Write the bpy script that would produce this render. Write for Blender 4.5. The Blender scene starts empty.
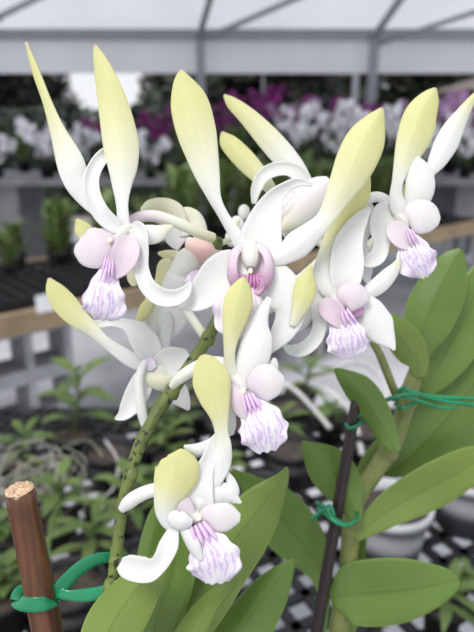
import bpy, math, random
from mathutils import Vector, Matrix, noise
C = bpy.context.scene.collection
SC = bpy.context.scene
R = math.radians
rnd = random.Random(7)

# ---------------------------------------------------------------- camera
CAM_H, PITCH, F = 1.5, R(18), 607.0
cam = bpy.data.cameras.new('camera'); camo = bpy.data.objects.new('camera', cam); C.objects.link(camo)
camo.location = (0, 0, CAM_H); camo.rotation_euler = (math.pi/2 - PITCH, 0, 0)
cam.sensor_fit = 'VERTICAL'; cam.sensor_height = 36; cam.lens = F/632*36
cam.dof.use_dof = True; cam.dof.focus_distance = 0.25; cam.dof.aperture_fstop = 10.5
cam.clip_start = 0.01; cam.clip_end = 200
SC.camera = camo
FW = Vector((0, math.cos(PITCH), -math.sin(PITCH))); UP = Vector((0, math.sin(PITCH), math.cos(PITCH))); RT = Vector((1, 0, 0))
ORG = Vector((0, 0, CAM_H))
def P(x, y, D):                      # a place in the world, from its direction and its distance
    return ORG + FW*D + RT*((x-237)/F*D) - UP*((y-316)/F*D)
def W(x, y, z):                      # where the direction meets the level z
    d = P(x, y, 1) - ORG
    return ORG + d*((z-CAM_H)/d.z)
def WY(x, y, Y):
    d = P(x, y, 1) - ORG
    return ORG + d*(Y/d.y)

# ---------------------------------------------------------------- materials
def newmat(name):
    m = bpy.data.materials.new(name); m.use_nodes = True
    nt = m.node_tree; b = nt.nodes['Principled BSDF']
    return m, nt, b
def N(nt, t, **k):
    n = nt.nodes.new(t)
    for a, v in k.items():
        if a.startswith('i_'): n.inputs[a[2:].replace('_', ' ')].default_value = v
        else: setattr(n, a, v)
    return n
def mix(nt, fac, a, b, mode='MIX'):
    n = nt.nodes.new('ShaderNodeMix'); n.data_type = 'RGBA'; n.blend_type = mode
    for i, v in ((0, fac), (6, a), (7, b)):
        if hasattr(v, 'links'): nt.links.new(v, n.inputs[i])
        else: n.inputs[i].default_value = v if not isinstance(v, tuple) else (v if len(v) == 4 else (*v, 1))
    return n.outputs[2]
def mth(nt, op, a, b=0.0, c=None, clamp=False):
    n = nt.nodes.new('ShaderNodeMath'); n.operation = op; n.use_clamp = clamp
    for i, v in enumerate((a, b, c)):
        if v is None: continue
        if hasattr(v, 'links'): nt.links.new(v, n.inputs[i])
        else: n.inputs[i].default_value = v
    return n.outputs[0]
def attr(nt, name, out='Fac'):
    n = nt.nodes.new('ShaderNodeAttribute'); n.attribute_name = name; return n.outputs[out]
def noise_tex(nt, scale, vec=None, detail=3):
    n = nt.nodes.new('ShaderNodeTexNoise'); n.inputs['Scale'].default_value = scale; n.inputs['Detail'].default_value = detail
    if vec is not None: nt.links.new(vec, n.inputs['Vector'])
    return n.outputs['Fac']
def ramp(nt, fac, stops):
    n = nt.nodes.new('ShaderNodeValToRGB'); nt.links.new(fac, n.inputs[0])
    e = n.color_ramp.elements
    while len(e) < len(stops): e.new(0.5)
    for i, (p, c) in enumerate(stops): e[i].position = p; e[i].color = (*c, 1) if len(c) == 3 else c
    return n.outputs[0]
def translucent(nt, b, col, amt):
    t = nt.nodes.new('ShaderNodeBsdfTranslucent'); nt.links.new(col, t.inputs[0])
    m = nt.nodes.new('ShaderNodeMixShader'); m.inputs[0].default_value = amt
    nt.links.new(b.outputs[0], m.inputs[1]); nt.links.new(t.outputs[0], m.inputs[2])
    nt.links.new(m.outputs[0], nt.nodes['Material Output'].inputs[0])
def simple(name, col, rough=.6, var=.15, scale=20, bump=0, metal=0):
    m, nt, b = newmat(name)
    tc = nt.nodes.new('ShaderNodeTexCoord').outputs['Object']
    n = noise_tex(nt, scale, tc)
    lo = tuple(c*(1-var) for c in col); hi = tuple(min(1, c*(1+var)) for c in col)
    nt.links.new(ramp(nt, n, [(.3, lo), (.7, hi)]), b.inputs['Base Color'])
    b.inputs['Roughness'].default_value = rough; b.inputs['Metallic'].default_value = metal
    if bump:
        bp = nt.nodes.new('ShaderNodeBump'); bp.inputs['Strength'].default_value = bump; bp.inputs['Distance'].default_value = .01
        nt.links.new(n, bp.inputs['Height']); nt.links.new(bp.outputs[0], b.inputs['Normal'])
    return m
M = {}
def petal_mat(name='petal', vcol=(.70, .42, .62)):
    m, nt, b = newmat(name)
    puv = attr(nt, 'puv', 'Vector'); sp = nt.nodes.new('ShaderNodeSeparateXYZ'); nt.links.new(puv, sp.inputs[0])
    yl = attr(nt, 'ylw'); vi = attr(nt, 'vio')
    cmb = nt.nodes.new('ShaderNodeCombineXYZ')
    nt.links.new(mth(nt, 'MULTIPLY', sp.outputs[0], 9.0), cmb.inputs[0]); nt.links.new(mth(nt, 'MULTIPLY', sp.outputs[1], 1.2), cmb.inputs[1])
    nz = noise_tex(nt, 1.6, cmb.outputs[0], 2)
    yfac = mth(nt, 'MULTIPLY_ADD', mth(nt, 'SUBTRACT', nz, .5), mth(nt, 'MULTIPLY', yl, .35), yl, clamp=True)
    base = mix(nt, yfac, (.88, .88, .86), (.78, .765, .38))
    # faint green midline on the coloured end
    mid = mth(nt, 'SUBTRACT', 1.0, mth(nt, 'MULTIPLY', mth(nt, 'ABSOLUTE', sp.outputs[0]), 9.0), clamp=True)
    base = mix(nt, mth(nt, 'MULTIPLY', mid, mth(nt, 'MULTIPLY', yl, .22)), base, (.62, .70, .30))
    base = mix(nt, vi, base, vcol)
    # fine length-wise veins
    w = mth(nt, 'SINE', mth(nt, 'MULTIPLY_ADD', nz, 5.0, mth(nt, 'MULTIPLY', sp.outputs[0], 26.0)))
    base = mix(nt, mth(nt, 'MULTIPLY', mth(nt, 'MULTIPLY', mth(nt, 'SUBTRACT', w, .3), 1.4, clamp=True), .07), base, (.62, .66, .62))
    nt.links.new(base, b.inputs['Base Color']); b.inputs['Roughness'].default_value = .42
    b.inputs['Specular IOR Level'].default_value = .35
    bp = nt.nodes.new('ShaderNodeBump'); bp.inputs['Strength'].default_value = .35; bp.inputs['Distance'].default_value = .0008
    nt.links.new(nz, bp.inputs['Height']); nt.links.new(bp.outputs[0], b.inputs['Normal'])
    translucent(nt, b, base, .38)
    return m
def lip_mat(pattern=True):
    m, nt, b = newmat('lip')
    puv = attr(nt, 'puv', 'Vector'); sp = nt.nodes.new('ShaderNodeSeparateXYZ'); nt.links.new(puv, sp.inputs[0])
    u, v = sp.outputs[0], sp.outputs[1]
    vi = attr(nt, 'vio')
    cmb = nt.nodes.new('ShaderNodeCombineXYZ')
    nt.links.new(mth(nt, 'MULTIPLY', u, 3.0), cmb.inputs[0]); nt.links.new(mth(nt, 'MULTIPLY', v, 3.2), cmb.inputs[1])
    nt.links.new(attr(nt, 'seed'), cmb.inputs[2])
    nz = noise_tex(nt, 1.5, cmb.outputs[0], 3)
    w = mth(nt, 'SINE', mth(nt, 'MULTIPLY_ADD', nz, 17.0, mth(nt, 'MULTIPLY', u, 25.0)))
    ln = mth(nt, 'MULTIPLY', mth(nt, 'SUBTRACT', w, .1), 1.6, clamp=True)
    patch = mth(nt, 'MULTIPLY', mth(nt, 'SUBTRACT', noise_tex(nt, .9, cmb.outputs[0], 1), .30), 5.0, clamp=True)
    base = mix(nt, mth(nt, 'MULTIPLY', mth(nt, 'MULTIPLY', vi, patch), .32), (.90, .88, .90), (.74, .60, .84))
    base = mix(nt, mth(nt, 'MULTIPLY', mth(nt, 'MULTIPLY', ln, patch), mth(nt, 'MULTIPLY', vi, .55)), base, (.50, .28, .66))
    core = mth(nt, 'MULTIPLY', mth(nt, 'SUBTRACT', 1.0, mth(nt, 'MULTIPLY', v, 2.6), clamp=True), mth(nt, 'SUBTRACT', 1.0, mth(nt, 'ABSOLUTE', u), clamp=True))
    base = mix(nt, mth(nt, 'MULTIPLY', core, .5), base, (.62, .36, .66))
    nt.links.new(base, b.inputs['Base Color']); b.inputs['Roughness'].default_value = .5
    b.inputs['Specular IOR Level'].default_value = .3
    translucent(nt, b, base, .25)
    return m
def leaf_mat(name, c1, c2, tr=.25):
    m, nt, b = newmat(name)
    puv = attr(nt, 'puv', 'Vector'); sp = nt.nodes.new('ShaderNodeSeparateXYZ'); nt.links.new(puv, sp.inputs[0])
    tc = nt.nodes.new('ShaderNodeTexCoord').outputs['Object']
    nz = noise_tex(nt, 14, tc, 3)
    base = ramp(nt, nz, [(.3, c1), (.7, c2)])
    mid = mth(nt, 'SUBTRACT', 1.0, mth(nt, 'MULTIPLY', mth(nt, 'ABSOLUTE', sp.outputs[0]), 12.0), clamp=True)
    base = mix(nt, mth(nt, 'MULTIPLY', mid, .45), base, tuple(c*.6 for c in c1))
    w = mth(nt, 'SINE', mth(nt, 'MULTIPLY', sp.outputs[0], 45.0))
    base = mix(nt, mth(nt, 'MULTIPLY', mth(nt, 'GREATER_THAN', w, .5), .10), base, tuple(min(1, c*1.5) for c in c2))
    edge = mth(nt, 'MULTIPLY', mth(nt, 'SUBTRACT', mth(nt, 'ABSOLUTE', sp.outputs[0]), .93), 14.0, clamp=True)
    base = mix(nt, mth(nt, 'MULTIPLY', edge, .4), base, tuple(min(1, c*1.8) for c in c2))
    nt.links.new(base, b.inputs['Base Color']); b.inputs['Roughness'].default_value = .38
    translucent(nt, b, base, tr)
    return m
def stem_mat(name, c1, c2, spot, amt=.62):
    m, nt, b = newmat(name)
    tc = nt.nodes.new('ShaderNodeTexCoord').outputs['Object']
    base = ramp(nt, noise_tex(nt, 60, tc, 3), [(.35, c1), (.65, c2)])
    sp = mth(nt, 'MULTIPLY', mth(nt, 'SUBTRACT', noise_tex(nt, 330, tc, 2), amt), 14.0, clamp=True)
    base = mix(nt, sp, base, spot)
    nt.links.new(base, b.inputs['Base Color']); b.inputs['Roughness'].default_value = .5
    return m
M['petal'] = petal_mat(); M['petal_salmon'] = petal_mat('petal_salmon', (.86, .45, .40)); M['lip'] = lip_mat()
M['leaf'] = leaf_mat('orchid_leaf', (.115, .20, .035), (.165, .265, .055))
M['leaf_lt'] = leaf_mat('orchid_leaf_light', (.16, .24, .04), (.215, .30, .07))
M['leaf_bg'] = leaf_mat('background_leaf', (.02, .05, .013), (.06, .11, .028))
M['leaf_weed'] = leaf_mat('seedling_leaf', (.07, .125, .03), (.16, .22, .06))
M['stem'] = stem_mat('spike_stem', (.075, .105, .02), (.16, .20, .05), (.02, .02, .01), .57)
M['cane'] = stem_mat('cane', (.13, .17, .04), (.23, .24, .08), (.10, .07, .03), .66)
M['stripe'] = simple('throat_ridge', (.66, .46, .70), .5, .2, 300)
M['stripe_deep'] = simple('deep_throat_ridge', (.52, .20, .42), .5, .2, 300)
M['callus'] = simple('callus', (.86, .83, .62), .5, .15, 300)
M['bamboo'] = simple('brown_bamboo', (.16, .068, .026), .28, .35, 40)
def bamboo():
    m, nt, b = newmat('bamboo')
    tc = nt.nodes.new('ShaderNodeTexCoord'); mp = nt.nodes.new('ShaderNodeMapping'); mp.inputs['Scale'].default_value = (260, 260, 8)
    nt.links.new(tc.outputs['Object'], mp.inputs[0])
    nz = noise_tex(nt, 1, mp.outputs[0], 3)
    nt.links.new(ramp(nt, nz, [(.3, (.055, .02, .008)), (.55, (.11, .042, .016)), (.75, (.18, .075, .03))]), b.inputs['Base Color'])
    b.inputs['Roughness'].default_value = .3
    return m
M['bamboo'] = bamboo()
M['bamboo_cut'] = simple('cut_bamboo', (.62, .42, .27), .8, .45, 700, .5)
M['dark_stake'] = simple('dark_stake', (.018, .009, .009), .4, .4, 200)
M['tie'] = simple('green_tie', (.01, .20, .085), .3, .2, 60)
M['black'] = simple('black_plastic', (.006, .006, .0075), .7, .3, 20)
M['black2'] = simple('black_tray_plastic', (.010, .010, .0125), .65, .3, 20)
M['pot'] = simple('grey_pot', (.17, .175, .19), .6, .15, 15)
M['potrim'] = simple('pale_pot_rim', (.42, .43, .44), .6, .1, 15)
M['terracotta'] = simple('bark_mix', (.13, .075, .045), .9, .7, 90, 1)
M['soil'] = simple('dark_bark', (.05, .038, .03), .95, .7, 90, 1)
M['wood'] = simple('bench_wood', (.30, .22, .13), .7, .2, 6)
M['benchgrey'] = simple('weathered_bench', (.24, .24, .245), .9, .2, 6)
M['concrete'] = simple('concrete_block', (.33, .33, .35), .9, .15, 14, .3)
M['floor'] = simple('concrete_floor', (.42, .42, .45), .85, .22, 2.2, .2)
M['ground'] = simple('gravel_ground', (.33, .30, .27), .95, .3, 3, .4)
M['steel'] = simple('galvanised_steel', (.26, .28, .31), .5, .1, 6)
M['root'] = simple('aerial_root', (.27, .26, .21), .7, .3, 60)
M['whiteroot'] = simple('pale_root', (.50, .49, .48), .6, .15, 60)
M['white_card'] = simple('white_label_card', (.8, .8, .82), .5, .03, 5)
M['bloom_w'] = simple('white_bloom', (.86, .85, .89), .5, .06, 30)
M['bloom_p'] = simple('purple_bloom', (.24, .015, .19), .5, .5, 24)
M['bloom_l'] = simple('lilac_bloom', (.58, .36, .58), .5, .3, 24)
M['bark'] = simple('tree_bark', (.10, .08, .06), .9, .3, 8, .5)
M['tree'] = simple('tree_leaves', (.018, .025, .013), .6, .5, 1.5)
M['hedge'] = simple('hedge_leaves', (.010, .018, .008), .6, .5, 2.5)
M['rooftile'] = simple('brown_roof', (.16, .13, .12), .8, .2, 3)
M['render'] = simple('grey_render', (.22, .22, .23), .9, .1, 2)
M['darkcloth'] = simple('dark_netting', (.03, .035, .032), .9, .3, 4)
def film(name, tr):
    m, nt, b = newmat(name)
    tc = nt.nodes.new('ShaderNodeTexCoord').outputs['Object']
    col = ramp(nt, noise_tex(nt, 1.3, tc, 3), [(.3, (.84, .84, .87)), (.7, (.93, .93, .95))])
    nt.links.new(col, b.inputs['Base Color']); b.inputs['Roughness'].default_value = .5
    translucent(nt, b, col, tr)
    return m
M['film'] = film('roof_film', .42); M['film_band'] = film('hanging_film', .45)

# ---------------------------------------------------------------- objects
def tag(o, label=None, cat=None, group=None, kind=None):
    if label: o['label'] = label
    if cat: o['category'] = cat
    if group: o['group'] = group
    if kind: o['kind'] = kind
    return o
def empty(name, loc, label, cat, group=None):
    o = bpy.data.objects.new(name, None); C.objects.link(o); o.location = loc; o.empty_display_size = .02
    return tag(o, label, cat, group)
class MB:
    def __init__(s): s.v = []; s.f = []; s.a = {'ylw': [], 'vio': [], 'seed': [], 'puv': []}; s.mi = []; s.cur = 0
    def addv(s, p, yl=0, vi=0, puv=(0, 0, 0), seed=0):
        s.v.append(Vector(p)); s.a['ylw'].append(yl); s.a['vio'].append(vi); s.a['seed'].append(seed); s.a['puv'].append(puv)
        return len(s.v)-1
    def face(s, f): s.f.append(f); s.mi.append(s.cur)
    def box(s, c, size, M3=None):
        c = Vector(c); i0 = len(s.v)
        for dx in (-.5, .5):
            for dy in (-.5, .5):
                for dz in (-.5, .5):
                    d = Vector((dx*size[0], dy*size[1], dz*size[2]))
                    s.addv(c + (M3 @ d if M3 else d))
        for f in ((0, 1, 3, 2), (4, 6, 7, 5), (0, 4, 5, 1), (2, 3, 7, 6), (0, 2, 6, 4), (1, 5, 7, 3)): s.face([i0+k for k in f])
        return s
    def bar(s, a, b, w, h, up=Vector((0, 0, 1))):     # box from a to b
        a = Vector(a); b = Vector(b); d = b-a; L = d.length; d.normalize()
        sd = d.cross(up).normalized(); u2 = sd.cross(d)
        M3 = Matrix((d, sd, u2)).transposed()
        return s.box((a+b)/2, (L, w, h), M3)
    def tube(s, pts, rad, seg=10, caps=True, yl=None, vi=None, res=6):
        pts = [Vector(p) for p in pts]
        if not isinstance(rad, (list, tuple)): rad = [rad]*len(pts)
        yl = yl or [0]*len(pts); vi = vi or [0]*len(pts)
        ch = cr([(*p, r, a, b) for p, r, a, b in zip(pts, rad, yl, vi)], res) if len(pts) > 2 else [(*p, r, a, b) for p, r, a, b in zip(pts, rad, yl, vi)]
        prev = None; rings = []
        n = len(ch)
        for i, q in enumerate(ch):
            p = Vector(q[:3]); t = (Vector(ch[min(i+1, n-1)][:3]) - Vector(ch[max(i-1, 0)][:3])).normalized()
            if prev is None:
                prev = t.orthogonal().normalized()
            prev = (prev - t*prev.dot(t)).normalized(); bn = t.cross(prev)
            rings.append([s.addv(p + (prev*math.cos(k*2*math.pi/seg) + bn*math.sin(k*2*math.pi/seg))*max(q[3], 1e-5), q[4], q[5], (k/seg, i/n, 0)) for k in range(seg)])
        for a, b in zip(rings, rings[1:]):
            for k in range(seg): s.face([a[k], a[(k+1) % seg], b[(k+1) % seg], b[k]])
        if caps: s.face(rings[0][::-1]); s.face(rings[-1])
        return s
    def lathe(s, c, prof, seg=28):
        c = Vector(c); rings = []
        for r, z in prof: rings.append([s.addv(c + Vector((r*math.cos(k*2*math.pi/seg), r*math.sin(k*2*math.pi/seg), z))) for k in range(seg)])
        for a, b in zip(rings, rings[1:]):
            for k in range(seg): s.face([a[k], a[(k+1) % seg], b[(k+1) % seg], b[k]])
        return s
    def grid(s, G, at):                                 # G rows of points
        ids = [[s.addv(p, *at[i][j]) for j, p in enumerate(row)] for i, row in enumerate(G)]
        for i in range(len(ids)-1):
            for j in range(len(ids[0])-1): s.face([ids[i][j], ids[i][j+1], ids[i+1][j+1], ids[i+1][j]])
    def build(s, name, mats, parent=None, smooth=True, thick=0, origin=None, sub=0):
        if not isinstance(mats, (list, tuple)): mats = [mats]
        o0 = Vector(origin) if origin is not None else (Vector((0, 0, 0)))
        base = abs_loc(parent) if parent is not None else Vector((0, 0, 0))
        org = o0 if origin is not None else (sum(s.v, Vector())/len(s.v))
        me = bpy.data.meshes.new(name); me.from_pydata([p-org for p in s.v], [], s.f)
        for m in mats: me.materials.append(m)
        for i, p in enumerate(me.polygons): p.use_smooth = smooth; p.material_index = s.mi[i]
        for k in ('ylw', 'vio', 'seed'):
            if any(s.a[k]):
                a = me.attributes.new(k, 'FLOAT', 'POINT'); a.data.foreach_set('value', s.a[k])
        a = me.attributes.new('puv', 'FLOAT_VECTOR', 'POINT'); a.data.foreach_set('vector', [c for q in s.a['puv'] for c in q])
        me.update()
        o = bpy.data.objects.new(name, me); C.objects.link(o)
        if parent is not None: o.parent = parent
        o.location = org - base
        if thick:
            md = o.modifiers.new('thickness', 'SOLIDIFY'); md.thickness = thick; md.offset = 0
            wn = o.modifiers.new('even_normals', 'WEIGHTED_NORMAL'); wn.weight = 95; wn.keep_sharp = False
        if sub:
            md = o.modifiers.new('smooth', 'SUBSURF'); md.levels = sub; md.render_levels = sub
        return o
def abs_loc(o):
    v = Vector((0, 0, 0))
    while o is not None: v += o.location; o = o.parent
    return v
def cr(pts, res):                                       # Catmull-Rom through tuples
    out = []; n = len(pts)
    for i in range(n-1):
        p0 = pts[max(i-1, 0)]; p1 = pts[i]; p2 = pts[i+1]; p3 = pts[min(i+2, n-1)]
        for k in range(res):
            t = k/res
            out.append(tuple(.5*((2*b) + (c-a)*t + (2*a-5*b+4*c-d)*t*t + (3*b-a-3*c+d)*t**3) for a, b, c, d in zip(p0, p1, p2, p3)))
    out.append(tuple(pts[-1])); return out
def full(c):                                            # (x, y, dz, w, angle, yellow, violet)
    return tuple(list(c) + [0]*(7-len(c)))
def ribbon(mb, D, ctrl, cup=.22, fold=0, ruffle=0, rf=2.6, M_=10, res=7, seed=0, bias=0):
    ch = cr([full(c) for c in ctrl], res); n = len(ch); k = D/F
    G = []; at = []
    if full(ctrl[0])[5] >= .95 and ctrl[0][3] <= 2:      # reddish point of the coloured petals
        for i in range(min(3, n)): ch[i] = (*ch[i][:6], (.75, .35, .12)[i])
    for i, q in enumerate(ch):
        x, y, z, w, a, yl, vi = q
        nx, pv = ch[min(i+1, n-1)], ch[max(i-1, 0)]
        t = Vector((nx[0]-pv[0], nx[1]-pv[1], nx[2]-pv[2]))
        if t.length < 1e-6: t = Vector((0, 1, 0))
        t.normalize()
        sd = Vector((t.y, -t.x, 0))
        if sd.length < .15: sd = Vector((1, 0, 0))
        sd.normalize()
        fw = t.cross(sd).normalized()
        ca, sa = math.cos(R(a)), math.sin(R(a))
        Wd = sd*ca + fw*sa; Nd = t.cross(Wd).normalized()
        if Nd.z < 0: Nd = -Nd
        w = max(w, .25)/max(abs(ca), .35)
        row = []; ar = []
        for j in range(M_+1):
            u = -1 + 2*j/M_
            off = cup*w*(u*u-.35) + fold*w*abs(u)
            rfl = ruffle*w*math.sin(rf*i/n*6.28 + u*2 + seed*3)*abs(u)**3*min(1, 2*i/n)
            edge = ruffle*w*math.sin(rf*1.6*i/n*6.28 + seed + (2 if u > 0 else 0))*.45*abs(u)**4*(1 if u > 0 else -1)
            endw = ruffle*12*math.sin(u*8+seed)*max(0, (i/n-.75)/.25)
            p = Vector((x, y, z)) + Wd*(u*w+edge) + Nd*(off+rfl) + t*endw
            row.append(P(p.x, p.y, D + p.z*k)); ar.append((max(0, min(1, yl)), max(0, min(1, vi)), (u, i/n, 0), seed))
        G.append(row); at.append(ar)
    mb.grid(G, at)
    return mb
def strip(name, parent, D, ctrl, mat='petal', thick=.0006, **k):
    mb = MB(); ribbon(mb, D, ctrl, **k)
    return mb.build(name, M[mat], parent, thick=thick)

# ================================================================ the flowering orchid
BZ = .75                                               # top of the near bench
stem_px = [(110, 640, .262, 6.2), (114, 575, .262, 6.2), (123, 505, .262, 6.0), (137, 453, .264, 6.5), (151, 424, .266, 6.5), (165, 401, .268, 6.6), (188, 368, .27, 6.2), (208, 338, .27, 6.0), (218, 318, .272, 6),
           (226, 298, .278, 5), (222, 270, .283, 4.2), (216, 246, .283, 4.6), (214, 236, .283, 2)]
p_bot = P(110, 640, .262)
pot1 = Vector((p_bot.x+.012, p_bot.y+.01, BZ))
orchid = empty('flowering_orchid', pot1, 'orchid with twisted white and yellow-green petals and lavender veined lips, on a spotted green stem', 'orchid')
pts = [(pot1.x, pot1.y, BZ+.10), (p_bot.x-.002, p_bot.y, BZ+.3)] + [P(a, b, d) for a, b, d, r in stem_px]
rad = [.003, .0028] + [r*d/F for a, b, d, r in stem_px]
m = MB(); m.tube(pts, rad, 14, res=10)
for (a, b, d, r) in [(123, 505, .262, 7.4), (172, 391, .2685, 7.8), (208, 338, .27, 7.3), (131, 474, .263, 7.2), (116, 560, .262, 7), (216, 243, .283, 7)]:   # swollen nodes
    c = P(a, b, d); k = r*d/F
    nx = P(a+2, b-10, d); dirn = (nx-c).normalized()
    m.tube([c-dirn*k*1.0, c-dirn*k*.4, c+dirn*k*.3, c+dirn*k*.9], [k*.8, k*1.0, k*.97, k*.75], 14)
m.build('flower_stem', M['stem'], orchid)

def flower(D, centre, label, column, core=None, corevio=0):
    mb = MB()
    pts = [P(x, y, D+z*D/F) for x, y, z, r in column]
    rr = [r*D/F for *_, r in column]
    mb.tube(pts, rr, 12, yl=[.1]*len(pts), vi=[corevio]*len(pts))
    o = mb.build('flower', M['petal'], orchid)
    tag(o, label)
    return o
def tubepart(name, parent, D, ps, mat='petal', seg=12, vi=None, yl=None):
    mb = MB(); mb.tube([P(x, y, D+z*D/F) for x, y, z, r in ps], [r*D/F for *_, r in ps], seg, vi=vi, yl=yl, res=8)
    return mb.build(name, M[mat], parent)
def ridges(parent, D, a, b, n, spread, r=1.3, mat='stripe', z=-6):
    mb = MB()
    for i in range(n):
        s = (i/(n-1)-.5) if n > 1 else 0
        dx, dy = b[0]-a[0], b[1]-a[1]; L = math.hypot(dx, dy); px, py = dy/L, -dx/L
        p = [(a[0]+px*s*spread*.7, a[1]+py*s*spread*.7, z), ((a[0]+b[0])/2+px*s*spread, (a[1]+b[1])/2+py*s*spread, z-2), (b[0]+px*s*spread*1.25, b[1]+py*s*spread*1.25, z+1)]
        mb.tube([P(x, y, D+q*D/F) for x, y, q in p], [r*.7*D/F, r*D/F, r*.4*D/F], 8)
    return mb.build('throat_ridges', M[mat], parent)
def blob(mb, c, D, rx, ry, rz, yl=0, vi=0, seg=14, rings=9):
    x, y, z = c; rs = []
    for i in range(rings+1):
        th = math.pi*i/rings
        rs.append([mb.addv(P(x+rx*math.sin(th)*math.cos(2*math.pi*k/seg), y-ry*math.cos(th), D+(z+rz*math.sin(th)*math.sin(2*math.pi*k/seg))*D/F), yl, vi) for k in range(seg)])
    for a, b in zip(rs, rs[1:]):
        for k in range(seg): mb.face([a[k], a[(k+1) % seg], b[(k+1) % seg], b[k]])
def anther(parent, D, c, r, mat='callus'):
    mb = MB(); blob(mb, (c[0], c[1], c[2]+2), D, r*.62, r*.75, r*.6)
    return mb.build('anther_cap', M[mat], parent)

# ---- flower 1, upper left
D = .25
f = flower(D, (120, 235), 'upper left flower, its lip and lobes pale pink', [(130, 226, 4, 7), (122, 234, 2, 7), (114, 243, -1, 6), (110, 250, -3, 3.5)])
strip('petal', f, D, [(26, 42, 20, 1, 0, 1), (36, 72, 18, 3.6, 25, 1), (47, 102, 14, 4.4, 30, .85), (57, 130, 9, 7.5, 20, .5), (70, 162, 5, 13.5, 5, .12), (77, 182, 6, 12.5, 0, 0), (86, 198, 6, 9, 10, 0), (97, 212, 5, 5, 0), (114, 225, 2, 4)])
strip('petal', f, D, [(95, 45, 12, 1, 0, 1), (99, 58, 11, 6, 10, 1), (106, 80, 9, 11, 8, .95), (114, 108, 7, 15.3, 0, .85), (121, 142, 4, 17.6, -5, .6), (123, 165, 2, 15, -5, .3), (122, 184, 1, 10, 0, .1), (122, 204, 0, 6, 10, 0), (124, 226, -1, 6)], fold=.12)
strip('sepal', f, D, [(126, 231, -1, 6), (112, 224, -4, 8, 10), (100, 212, -7, 8.5, 10), (92, 195, -7, 8, 20), (91, 177, -3, 7.5, 20), (98, 162, 4, 7, 10), (107, 153, 12, 6, 10), (116, 152, 17, 2)], cup=-.4)
strip('sepal', f, D, [(131, 226, -1, 4), (137, 232, -4, 11, 20), (140, 250, -6, 9, 15), (141, 268, -8, 7.5), (147, 285, -10, 8), (159, 296, -10, 9), (174, 298, -9, 8), (185, 292, -8, 6), (191, 282, -8, 1)], cup=-.45)
strip('sepal', f, D, [(128, 226, 0, 3), (143, 234, 1, 9), (156, 234, 2, 9, 0, .1), (166, 229, 3, 4.5, 0, .3), (173, 226, 3, 1, 0, .5)], cup=.3)
strip('lip', f, D, [(108, 262, -4, 5, 0, 0, .8), (107, 275, -7, 11, 0, 0, .8), (105, 290, -10, 18, 0, 0, 1), (104, 304, -8, 22, 0, 0, 1), (103, 314, -3, 20, 0, 0, .9), (102, 319, 2, 10, 0, 0, .6)], mat='lip', cup=.14, ruffle=.12, seed=1, M_=20, res=8)
lb = strip('side_lobe', f, D, [(121, 240, -2, 5, 0, 0, .3), (113, 242, -6, 14, 0, 0, .35), (101, 247, -9, 20, 0, 0, .3), (88, 249, -9, 18.5, 0, 0, .25), (79, 248, -6, 11, 0, 0, .2), (75.5, 247, -4, 3, 0, 0, .2)], cup=.2)
strip('side_lobe', f, D, [(131, 236, -7, 5, 0, 0, .3), (128, 244, -11, 12, 0, 0, .35), (124, 256, -14, 14, 0, 0, .4), (118, 268, -13, 11, 0, 0, .4), (113, 277, -9, 4, 0, 0, .4)], cup=-.3)
ridges(f, D, (110, 254), (106, 282), 4, 9, 1.2, z=-13)
anther(f, D, (110, 240, -14), 4)
tubepart('pedicel', f, .262, [(213, 238, 20, 5.5), (197, 232, 8, 5.6), (180, 224, 2, 5.8), (160, 217, 0, 6), (144, 216, -2, 6), (134, 221, -6, 5.5), (130, 232, -8, 5)], vi=[.0, 0, 0, .1, .25, .35, .2], yl=[.55, .4, .2, .1, 0, 0, 0])

# ---- flower behind, between the first two
D = .285
f = flower(D, (190, 270), 'flower behind the upper left one, with a salmon pink chin', [(212, 252, 4, 9), (198, 255, 0, 12), (185, 265, -2, 14), (176, 280, 0, 10)], corevio=.05)
strip('spur', f, D, [(224, 254, -6, 4, 0, 0, .3), (214, 256, -12, 9, 0, 0, .5), (202, 251, -14, 12, 0, 0, .6), (192, 244, -12, 8, 0, 0, .5), (188, 238, -10, 2, 0, 0, .2)], cup=.5, mat='petal_salmon')
strip('petal', f, D, [(141, 210, 4, 1, 0, .5), (150, 205, 2, 5, 0, .5), (164, 205, 0, 7, 0, .5), (176, 210, 0, 7, 0, .3), (182, 220, 0, 5, 0, .3), (186, 236, 0, 6, 0, 0)], cup=.3)
strip('petal', f, D, [(178, 214, 4, 2, 0, .5), (186, 212, 2, 5, 0, .4), (195, 218, 0, 7, 0, .3), (200, 230, -2, 7, 0, .2), (200, 244, 0, 7, 0, 0)], cup=.3)
strip('sepal', f, D, [(186, 240, 2, 14, 0, 0, .1), (176, 232, 4, 14, 0, 0, .05), (168, 222, 6, 8, 0, 0)], cup=.2)
strip('petal', f, D, [(158, 253, -6, 1, 0, .8), (168, 255, -6, 5, 0, .7), (180, 258, -4, 6, 0, .4), (190, 262, -4, 6)], cup=.3)
strip('petal', f, D, [(172, 262, -8, 4, 0, .4), (165, 266, -8, 7, 0, .7), (161, 280, -6, 6, 10, .8), (154, 296, -4, 4, 0, .8), (146, 308, -4, 6, 0, .95), (140, 318, -4, 4, 0, 1), (136, 324, -4, 1, 0, 1)])
strip('sepal', f, D, [(180, 262, -6, 14), (178, 276, -8, 19, 0, 0, .05), (176, 290, -8, 17), (178, 300, -8, 8)], cup=.5)
strip('sepal', f, D, [(186, 285, -4, 10), (178, 302, -2, 14), (172, 320, 0, 14), (167, 334, 2, 9), (166, 344, 4, 3)], cup=.3)
strip('sepal', f, D, [(166, 288, 0, 8), (156, 300, 0, 10, 0, .15), (152, 314, 2, 9, 0, .15), (156, 330, 4, 5, 0, .1), (160, 336, 4, 1)], cup=.3)
strip('sepal', f, D, [(144, 262, 6, 3, 0, .7), (138, 268, 5, 8, 0, .7), (134, 278, 5, 7, 0, .6), (134, 286, 6, 2, 0, .5)], cup=.3)
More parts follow.
